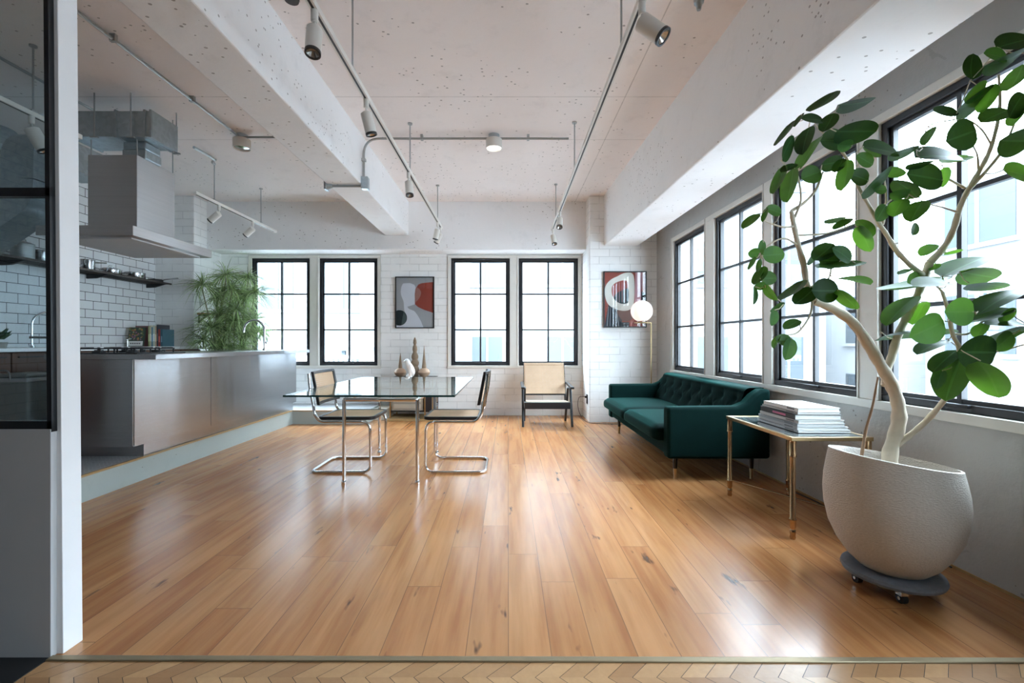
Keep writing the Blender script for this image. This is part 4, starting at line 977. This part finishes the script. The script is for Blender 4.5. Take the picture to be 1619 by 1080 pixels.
# ================================================================== FLOOR LAMP
LY = 5.88; px_ = PX(1029.5, LY); zl = PZ(510.5, LY); gc = Vector((PX(1014.5, LY), LY, PZ(492, LY))); gr = .140
r = thing('globe_floor_lamp', (px_, LY, 0), 'slim brass floor lamp with a glowing white glass globe behind the sofa', 'floor lamp')
m = MB(); m.lathe([(0, 0), (.11, 0), (.11, .018), (0, .018)], (px_-.02, LY, 0), 32); m.build('lamp_base', M['brass'], r, bevel=.002)
m = MB(); m.cyl((px_, LY, .015), (px_, LY, zl+.006), .008, seg=12); m.build('pole', M['brass'], r)
m = MB(); m.cyl((px_+.006, LY, zl), (gc.x-.10, LY, zl), .007, seg=12); m.lathe([(0, 0), (.05, 0), (.055, .012), (0, .012)], (gc.x, LY, zl), 24); m.build('arm', M['brass'], r)
m = MB(); n_ = 28; prof = [(gr*sin(pi*k/n_), gr*cos(pi*k/n_)) for k in range(n_+1) if cos(pi*k/n_) > -.93]; prof.append((0, prof[-1][1])); prof[0] = (0, gr)
m.lathe(prof[::-1], gc, 40); m.build('glass_globe', M['globe'], r)

# ================================================================== SOFA
r = thing('velvet_sofa', (1.7, 4.6, 0), 'dark green velvet two seat sofa with a buttoned back under the windows', 'sofa')
sy0, sy1 = 3.55, 5.66; xb = 2.075
m = MB(); m.box(1.285, xb-.01, sy0+.05, sy1-.05, .19, .315); m.build('sofa_base', M['velvet'], r, bevel=.025, bseg=4)
armp = [(1.262, .185), (1.262, .594), (1.81, .600), (1.885, .630), (1.945, .695), (2.005, .734), (xb, .738), (xb, .185)]
for a, b in ((sy0, sy0+.115), (sy1-.115, sy1)):
    m = MB(); m.prism(armp, 'y', a, b); m.build('arm', M['velvet'], r, bevel=.026, bseg=6, smooth=60)
# tufted backrest
m = MB(); nu, nv = 150, 40; ya, yb2 = sy0+.10, sy1-.10; g_ = []
btn = [(ya+(yb2-ya)*(i+.5)/8, .635) for i in range(8)] + [(ya+(yb2-ya)*(i+1)/8, .53) for i in range(7)]
def back_pt(u, v):
    y = ya+(yb2-ya)*u
    if v < .72: t = v/.72; x = 1.80+.115*t; z = .38+.315*t
    elif v < .9: t = (v-.72)/.18; x = 1.915+.055*(1-cos(t*pi/2)); z = .695+.045*sin(t*pi/2)
    else: t = (v-.9)/.1; x = 1.97+(xb-1.97)*t; z = .74
    if v < .75:
        dep = 0
        for by_, bz in btn:
            d2 = sqrt(((y-by_)*1.)**2+((z-bz)*1.)**2)
            dep = max(dep, math.exp(-(d2/.040)**1.3)*.036)
            # pleats
        cell = (yb2-ya)/8; fr = ((y-ya)/cell+.5) % 1; pl = min(fr, 1-fr)
        if z > .635: dep = max(dep, .012*math.exp(-(pl/.07)**2)*min(1, (.72-z)/.05+.3 if z < .72 else .3))
        # diagonals between the two rows
        for (a_, b_) in btn[:8]:
            for s in (-1, 1):
                t2 = (b_-z)/.105
                if 0 <= t2 <= 1: dd = abs(y-(a_+s*cell/2*t2)); dep = max(dep, .014*math.exp(-(dd/.014)**2))
        x += dep - .012*sin(pi*min(1, v/.72))
    return Vector((x, y, z))
for i in range(nu+1): g_.append([m.bm.verts.new(back_pt(i/nu, j/nv)) for j in range(nv+1)])
for i in range(nu):
    for j in range(nv): m.face((g_[i][j], g_[i+1][j], g_[i+1][j+1], g_[i][j+1]))
b0 = [m.bm.verts.new((xb, ya+(yb2-ya)*i/nu, .20)) for i in range(nu+1)]; b1 = [m.bm.verts.new((1.80, ya+(yb2-ya)*i/nu, .20)) for i in range(nu+1)]
for i in range(nu): m.face((g_[i][nv], g_[i+1][nv], b0[i+1], b0[i])); m.face((g_[i+1][0], g_[i][0], b1[i], b1[i+1]))
m.build('backrest', M['velvet'], r, smooth=70)
for i, (by_, bz) in enumerate(btn):
    t = (bz-.38)/.315; xx = 1.80+.115*t+.030; m = MB(); m.sphere((xx, by_, bz), .008, .011, .011, 10, 6); m.build('button', M['velvet'], r)
ymid = (sy0+sy1)/2
for a, b in ((sy0+.10, ymid-.004), (ymid+.004, sy1-.01)):
    if a > 4: a, b = ymid+.004, sy1-.10
    m = MB(); X0_, X1_, Z0_, Z1_, rr_ = 1.185, 1.86, .300, .428, .045; m.box(X0_, X1_, a, b, Z0_, Z1_)
    bmesh.ops.subdivide_edges(m.bm, edges=m.bm.edges[:], cuts=17, use_grid_fill=True)
    for v in m.bm.verts:                # rounded, slightly plump cushion
        u = (v.co.x-X0_)/(X1_-X0_); w = (v.co.y-a)/(b-a); top = (v.co.z-Z0_)/(Z1_-Z0_)
        q = Vector((min(max(v.co.x, X0_+rr_), X1_-rr_), min(max(v.co.y, a+rr_), b-rr_), min(max(v.co.z, Z0_+rr_), Z1_-rr_)))
        d = v.co-q
        if d.length > 1e-6: v.co = q+d.normalized()*rr_
        dome = (max(0, u*(1-u)*4)**.6)*(max(0, w*(1-w)*4)**.6)
        v.co.z += .026*dome*top
        v.co.x -= .014*max(0, 1-u*3)*(1-abs(top*2-1)**2)
    m.build('seat_cushion', M['velvet'], r, smooth=70)
for a in (1.36, 1.98):
    for b in (3.66, 5.5):
        m = MB(); m.cyl((a, b, .085), (a, b, .20), .016, .02, 16); lg = m.build('leg', M['leg_black'], r)
        m = MB(); m.lathe([(0, 0), (.013, 0), (.012, .02), (.0155, .085), (0, .085)], (a, b, 0), 16); m.build('leg_tip', M['brass'], lg)

# ================================================================== BRASS SIDE TABLE
r = thing('brass_side_table', (1.8, 2.9, 0), 'brass side table with a glass top between the sofa and the fig plant', 'side table')
tx0, tx1, ty0, ty1, tz = 1.585, 2.045, 2.515, 3.27, .575
m = MB()
for q in ((tx0, tx1, ty0, ty0+.022), (tx0, tx1, ty1-.022, ty1)): m.box(*q, tz-.022, tz)
for q in ((tx0, tx0+.022, ty0+.022, ty1-.022), (tx1-.022, tx1, ty0+.022, ty1-.022)): m.box(*q, tz-.022, tz)
m.build('top_frame', M['brass'], r, smooth=0, bevel=.002)
t_ = NT('mirror_glass'); M['mirror'] = t_.done(t_.bsdf((.30, .34, .34), .03, .75))
m = MB(); m.box(tx0+.022, tx1-.022, ty0+.022, ty1-.022, tz-.012, tz-.003); m.build('glass_top', M['mirror'], r, smooth=0)
for a in (tx0+.018, tx1-.018):
    for b in (ty0+.018, ty1-.018):
        prof = [(0, 0), (.013, 0), (.016, .01), (.0135, .02), (.0155, .035), (.0155, .05), (.012, .055), (.017, .07), (.017, .10), (.0195, .105), (.0195, .115), (.0145, .12), (.0145, .46), (.0195, .463), (.0195, .475), (.017, .478), (.017, .553), (0, .553)]
        m = MB(); m.lathe(prof, (a, b, 0), 20); m.build('leg', M['brass_old'], r, smooth=50)
for p_, q_ in (((tx0+.018, ty0+.018), (tx1-.018, ty1-.018)), ((tx1-.018, ty0+.018), (tx0+.018, ty1-.018))):
    m = MB(); m.cyl((*p_, .112), (*q_, .112), .006, seg=10); m.build('stretcher', M['brass_old'], r)
# books on the table
z = tz+.0005; gb = 'large books on the brass side table'
bk_ = [((.50, .51, .52), .016, 0, 0, .31, .43, 'white paperback at the bottom of the stack on the brass table'), ((.48, .48, .48), .018, .004, .01, .30, .42, 'pale grey book, second from the bottom of the stack'),
       ((.30, .32, .34), .017, -.004, .012, .285, .41, 'grey spined book, third from the bottom of the stack'), ((.56, .56, .55), .020, .0, .015, .275, .40, 'white book directly under the black book'),
       ((.015, .015, .018), .032, -.006, .025, .27, .385, 'thick black book with pink lettering in the stack'), ((.42, .41, .40), .014, .0, .03, .255, .37, 'thin pale book lying on the black book'),
       ((.70, .70, .69), .024, .004, .035, .25, .36, 'white book on top of the stack on the brass table')]
for i, (c_, th, dx, dy, w_, l_, lb) in enumerate(bk_):
    X0 = 1.70+dx+i*.003; Y0 = 2.635+dy
    pink = colr((.55, .12, .25)); dk = colr((.15, .15, .16))
    book('large_book', X0, X0+w_, Y0, Y0+l_, z, z+th-.0006, colr(c_, .4), lb, 'book', gb, 'x0', rotz=random.uniform(-.04, .03), mark=(pink if i == 4 else dk, (.25, .62) if i == 4 else (.1, .3), (.3, .7)))
    z += th

# ================================================================== FIG PLANT
PC = Vector((1.722, 2.02, 0))
r = thing('plant_dolly', PC, 'round dark grey dolly on casters under the big stone pot', 'plant dolly')
m = MB(); m.lathe([(0, .062), (.165, .062), (.182, .068), (.187, .080), (.183, .092), (.165, .097), (0, .097)], PC, 48); m.build('dolly_plate', M['dolly'], r)
for k in range(4):
    a = R(-115+90*k); c = PC+Vector((cos(a)*.125, sin(a)*.125, 0))
    m = MB(); m.cyl(c+Vector((-.011, 0, .021)), c+Vector((.011, 0, .021)), .021, seg=18); cs = m.build('caster', M['black'], r)
    m = MB(); m.box(c.x-.016, c.x+.016, c.y-.015, c.y+.015, .034, .0625); m.cyl(c+Vector((-.014, 0, .021)), c+Vector((.014, 0, .021)), .007, seg=10); m.build('caster_fork', M['chrome'], cs)
r = thing('potted_fig_tree', PC+Vector((0, 0, .097)), 'tall fig tree with round leaves and twisting pale trunks in a big stone pot', 'plant')
zb, zr = .0975, .585
prof = [(0, 0), (.105, 0), (.125, .006), (.165, .045), (.205, .105), (.235, .175), (.251, .25), (.256, .315), (.252, .375), (.243, .43), (.234, .475), (.232, .488), (.222, .490), (.218, .475), (.228, .40), (.215, .37), (0, .37)]
m = MB(); m.lathe(prof, PC+Vector((0, 0, zb)), 96)
for v in m.bm.verts:                    # the rim is cut a little aslant
    d = v.co-PC; h = max(0, (d.z-.25)/.34)**1.5
    v.co.z += h*(-.10*(d.x*.76-d.y*.65) - .11*(d.x*.65+d.y*.76))
m.build('plant_pot', M['pot'], r, smooth=60)
m = MB(); m.lathe([(.226, .395), (.12, .405), (0, .41)], PC+Vector((0, 0, zb)), 40); m.build('soil', M['soil'], r)
BR = []   # branch sample points
def bp3(pts): return [V3(x, y, Y) for x, y, Y in pts]
def branch(nm, pts, r0, r1, mat='bark', n=5, seg=12):
    P = spline(bp3(pts), n); k = len(P)
    rs = [(r0+(r1-r0)*i/(k-1))*(1+.07*sin(i*1.7)+.05*sin(i*.7)) for i in range(k)]
    m = MB(); m.tube(P, rs, seg); m.build(nm, M[mat], r, smooth=80); BR.extend(P)
branch('trunk', [(1406, 745, 2.02), (1408, 712, 2.02), (1420, 672, 2.01), (1420, 640, 2.0), (1409, 607, 2.0), (1392, 577, 1.98), (1372, 543, 1.97), (1348, 510, 1.97), (1320, 490, 1.97), (1287, 476, 1.97)], .031, .017)
branch('trunk', [(1400, 610, 2.01), (1402, 588, 2.03), (1411, 560, 2.05), (1420, 530, 2.05), (1436, 497, 2.04), (1452, 465, 2.03), (1462, 436, 2.02), (1470, 415, 2.0)], .017, .0165)
branch('branch', [(1287, 476, 1.97), (1276, 452, 1.97), (1271, 420, 1.96), (1262, 388, 1.96), (1256, 360, 1.96), (1251, 334, 1.96)], .014, .009)
branch('branch', [(1251, 334, 1.96), (1272, 320, 1.96), (1290, 300, 1.97), (1301, 272, 1.98)], .007, .004)
branch('branch', [(1256, 345, 1.96), (1266, 318, 1.94), (1264, 290, 1.93), (1258, 268, 1.92)], .005, .003)
branch('branch', [(1257, 358, 1.96), (1238, 359, 1.94), (1217, 353, 1.92)], .005, .003)
branch('branch', [(1262, 388, 1.96), (1240, 377, 1.93), (1218, 386, 1.92), (1203, 404, 1.92), (1205, 435, 1.92)], .004, .0025)
branch('branch', [(1285, 474, 1.97), (1280, 500, 1.95), (1262, 525, 1.94), (1244, 530, 1.93)], .005, .003)
branch('branch', [(1280, 455, 1.97), (1295, 448, 1.94), (1310, 440, 1.92), (1315, 420, 1.90)], .005, .003)
branch('branch', [(1263, 372, 1.96), (1300, 370, 1.95), (1330, 362, 1.94), (1356, 352, 1.93)], .004, .0025)
branch('branch', [(1462, 437, 2.02), (1440, 420, 2.0), (1418, 397, 1.98), (1401, 370, 1.97), (1389, 352, 1.96), (1372, 322, 1.95), (1357, 295, 1.94), (1345, 262, 1.93), (1325, 232, 1.92), (1296, 205, 1.9)], .012, .004)
branch('branch', [(1395, 355, 1.96), (1400, 335, 1.95), (1401, 310, 1.93), (1398, 280, 1.92)], .006, .003)
branch('branch', [(1389, 330, 1.95), (1410, 315, 1.94), (1430, 300, 1.92)], .004, .003)
branch('branch', [(1352, 285, 1.94), (1356, 262, 1.93), (1375, 245, 1.92)], .004, .003)
branch('branch', [(1470, 415, 2.0), (1492, 392, 1.98), (1508, 362, 1.95), (1517, 330, 1.92), (1530, 302, 1.90), (1550, 268, 1.88), (1566, 235, 1.87), (1577, 195, 1.86), (1581, 160, 1.85), (1579, 118, 1.84)], .014, .0045)
branch('branch', [(1530, 302, 1.90), (1556, 274, 1.87), (1582, 242, 1.84), (1600, 205, 1.82), (1612, 170, 1.80)], .007, .003)
branch('branch', [(1525, 297, 1.90), (1498, 282, 1.90), (1476, 265, 1.90)], .005, .003)
branch('branch', [(1515, 336, 1.92), (1490, 328, 1.92), (1465, 322, 1.92)], .004, .002)
branch('branch', [(1547, 268, 1.88), (1545, 245, 1.87), (1538, 230, 1.86)], .004, .0025)
branch('branch', [(1568, 230, 1.87), (1552, 205, 1.86), (1530, 190, 1.86), (1505, 190, 1.87), (1468, 200, 1.88), (1458, 235, 1.9)], .0035, .002)
branch('branch', [(1412, 708, 2.02), (1436, 690, 1.99), (1462, 668, 1.96), (1487, 640, 1.92), (1500, 620, 1.88), (1512, 585, 1.84), (1517, 553, 1.80), (1506, 528, 1.78), (1500, 495, 1.77), (1490, 462, 1.77)], .013, .006, 'bark')
branch('branch', [(1517, 553, 1.80), (1540, 540, 1.79), (1570, 556, 1.78), (1619, 545, 1.75)], .005, .003)
branch('branch', [(1506, 528, 1.78), (1530, 528, 1.77), (1545, 515, 1.77), (1565, 500, 1.76)], .004, .003)
branch('branch', [(1490, 462, 1.77), (1480, 452, 1.77), (1462, 445, 1.77)], .004, .002)
branch('stake', [(1362, 722, 2.10), (1369, 680, 2.08), (1380, 640, 2.06), (1388, 596, 2.04)], .007, .004, 'twig')
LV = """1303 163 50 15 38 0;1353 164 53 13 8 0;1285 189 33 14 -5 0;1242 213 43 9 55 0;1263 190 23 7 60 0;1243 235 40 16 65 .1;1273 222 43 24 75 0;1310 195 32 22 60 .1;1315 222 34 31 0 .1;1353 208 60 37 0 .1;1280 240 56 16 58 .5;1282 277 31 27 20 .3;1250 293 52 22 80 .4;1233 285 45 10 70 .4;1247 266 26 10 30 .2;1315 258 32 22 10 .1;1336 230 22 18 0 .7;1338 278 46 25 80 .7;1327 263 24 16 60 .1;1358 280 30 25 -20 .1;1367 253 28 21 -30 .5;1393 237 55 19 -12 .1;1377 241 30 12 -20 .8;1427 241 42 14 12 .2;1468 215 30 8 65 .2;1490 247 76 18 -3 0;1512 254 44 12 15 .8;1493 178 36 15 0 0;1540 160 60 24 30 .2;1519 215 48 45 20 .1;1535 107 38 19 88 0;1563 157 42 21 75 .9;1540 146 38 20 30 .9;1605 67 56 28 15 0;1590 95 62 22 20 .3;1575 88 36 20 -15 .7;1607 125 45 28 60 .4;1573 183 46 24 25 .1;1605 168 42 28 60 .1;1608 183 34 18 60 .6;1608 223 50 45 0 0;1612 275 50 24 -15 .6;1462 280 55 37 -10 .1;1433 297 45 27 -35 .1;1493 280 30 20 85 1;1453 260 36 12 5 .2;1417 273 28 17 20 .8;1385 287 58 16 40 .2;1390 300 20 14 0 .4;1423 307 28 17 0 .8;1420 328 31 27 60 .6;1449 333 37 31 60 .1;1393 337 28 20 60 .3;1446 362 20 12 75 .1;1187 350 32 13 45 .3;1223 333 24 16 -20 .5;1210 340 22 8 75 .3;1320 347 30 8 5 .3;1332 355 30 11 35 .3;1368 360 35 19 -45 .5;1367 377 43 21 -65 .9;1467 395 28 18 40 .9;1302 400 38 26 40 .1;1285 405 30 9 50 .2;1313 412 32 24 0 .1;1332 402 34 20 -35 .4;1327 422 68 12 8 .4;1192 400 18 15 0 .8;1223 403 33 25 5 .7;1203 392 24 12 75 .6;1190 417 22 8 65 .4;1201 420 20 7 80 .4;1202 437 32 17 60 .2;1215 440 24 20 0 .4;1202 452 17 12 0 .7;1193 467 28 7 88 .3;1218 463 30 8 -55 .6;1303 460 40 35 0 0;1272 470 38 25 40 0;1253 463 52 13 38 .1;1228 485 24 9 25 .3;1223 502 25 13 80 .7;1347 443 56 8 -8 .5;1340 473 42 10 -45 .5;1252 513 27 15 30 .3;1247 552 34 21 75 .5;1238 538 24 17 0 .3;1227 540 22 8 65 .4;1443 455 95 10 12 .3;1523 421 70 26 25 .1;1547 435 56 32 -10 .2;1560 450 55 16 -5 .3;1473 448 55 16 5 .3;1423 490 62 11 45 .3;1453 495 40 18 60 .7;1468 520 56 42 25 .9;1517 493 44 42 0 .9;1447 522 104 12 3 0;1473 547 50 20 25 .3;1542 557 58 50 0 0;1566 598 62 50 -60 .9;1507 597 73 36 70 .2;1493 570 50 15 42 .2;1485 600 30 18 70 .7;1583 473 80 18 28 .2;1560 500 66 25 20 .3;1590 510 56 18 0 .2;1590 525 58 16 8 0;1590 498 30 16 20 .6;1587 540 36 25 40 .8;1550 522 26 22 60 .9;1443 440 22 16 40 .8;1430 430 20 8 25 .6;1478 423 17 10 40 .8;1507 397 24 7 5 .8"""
ml = MB(); tn = []; vn = []; STK = []; random.seed(11)
XLIM = 2.09
for it in LV.split(';'):
    x, y, L, w, ang, br = map(float, it.split())  # br: leaf paleness, with back-lit brightness painted into the colour
    # depth: that of the closest branch point on screen, kept clear of the wall
    best = min(BR, key=lambda q: (VX+F*q.x/q.y-x)**2+(VY-F*(q.z-H)/q.y-y)**2)
    Y = best.y-random.uniform(.0, .035)-.0010*w
    Y = min(Y, XLIM*F/(x-VX+L*.5+4)-.015)
    L *= 1.08; w *= 1.12; c = V3(x, y, Y); k = Y/F; Lm = L*k; ratio = min(1, (w/L)/.80)
    stretch = sqrt(1+((x-VX)/F)**2)
    a = R(ang); ax = Vector((cos(a), 0, sin(a)))
    if (c+ax*Lm/2-best).length < (c-ax*Lm/2-best).length: ax = -ax
    # a real leaf is about 0.8 as wide as long: turn it about its long axis until it looks as wide as in the photo
    up = Vector((0, -1, 0)); Wm = max(.78*Lm, min(w*k*1.02, .95*Lm)); best_e = None; sg = random.choice((1, 1, -1))
    axp = (cos(a), -sin(a))
    for q_ in range(0, 89, 4):
        nn = Matrix.Rotation(R(q_)*sg, 3, ax) @ up; ss = ax.cross(nn).normalized()
        u1 = c+ss*Wm*.5; u2 = c-ss*Wm*.5
        dx = F*(u1.x/u1.y-u2.x/u2.y); dy = -F*((u1.z-H)/u1.y-(u2.z-H)/u2.y)
        e_ = abs(abs(dx*axp[1]-dy*axp[0])-w)
        if best_e is None or e_ < best_e: best_e = e_; nrm = nn; sd = ss
    n = 12; base = c-ax*Lm/2; curl = random.uniform(-.12, .16)*Lm; rows = []
    for i in range(n+1):
        t = i/n; wd = Wm*.5*(sin(pi*min(1, t**.9))**.52 if 0 < t < 1 else 0.0)
        mid = base+ax*Lm*t+nrm*curl*(t-.5)**2*2
        rows.append([ml.bm.verts.new(mid+sd*wd*s+nrm*abs(s)**1.5*wd*.16) for s in (-1, -.55, -.07, .07, .55, 1)])
    for i in range(n):
        for j in range(5):
            f = ml.face((rows[i][j], rows[i+1][j], rows[i+1][j+1], rows[i][j+1]))
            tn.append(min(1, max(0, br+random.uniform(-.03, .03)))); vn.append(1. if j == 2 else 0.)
    q = min(BR, key=lambda q: (q-base).length)
    mid = (base+q)/2+Vector((0, 0, -.01));
    BR.append(base.copy()); STK.append((q, mid, base+ax*.004))
ml.mat(M['leaf']); ml.mat(M['bark'])
for q in STK:
    nf = len(ml.bm.faces); ml.tube(q, [.0022, .0018, .0022], 6); k = len(ml.bm.faces)-nf; tn += [0.]*k; vn += [0.]*k
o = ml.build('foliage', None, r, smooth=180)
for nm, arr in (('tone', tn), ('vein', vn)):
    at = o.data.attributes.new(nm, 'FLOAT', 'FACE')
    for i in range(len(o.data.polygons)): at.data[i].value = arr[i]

# ================================================================== SMALL THINGS
xs_ = PX(932, YP)
r = thing('wall_socket', (xs_, 6.45, .30), 'black wall socket low on the side of the brick pillar by the armchair', 'socket')
m = MB(); m.box(xs_-.012, xs_-.0005, 6.40, 6.47, .24, .37); m.build('socket_plate', M['black'], r, smooth=0, bevel=.002)
m = MB(); m.box(xs_-.035, xs_-.012, 6.42, 6.45, .32, .35); m.build('plug', M['black'], r, smooth=0, bevel=.003)
m = MB(); m.tube(spline([(xs_-.035, 6.435, .335), (xs_-.12, 6.42, .33), (xs_-.14, 6.40, .20), (xs_-.10, 6.32, .06), (xs_-.02, 6.22, .006), (xs_+.10, 6.15, .006), (xs_+.35, 6.10, .006), (1.80, 5.98, .006)], 6), .004, 6)
tag(m.build('power_cord', M['black']), 'thin black cord from the pillar socket across the floor to the lamp', 'cord')
m = MB(skew); m.tube(spline([(-.05, 3.35, .005), (-.03, 3.1, .005), (-.06, 2.8, .005), (-.03, 2.4, .005), (-.02, 2.2, .005)], 6), .004, 6)
tag(m.build('floor_cord', M['black']), 'black cord lying along the right wall behind the brass side table', 'cord')
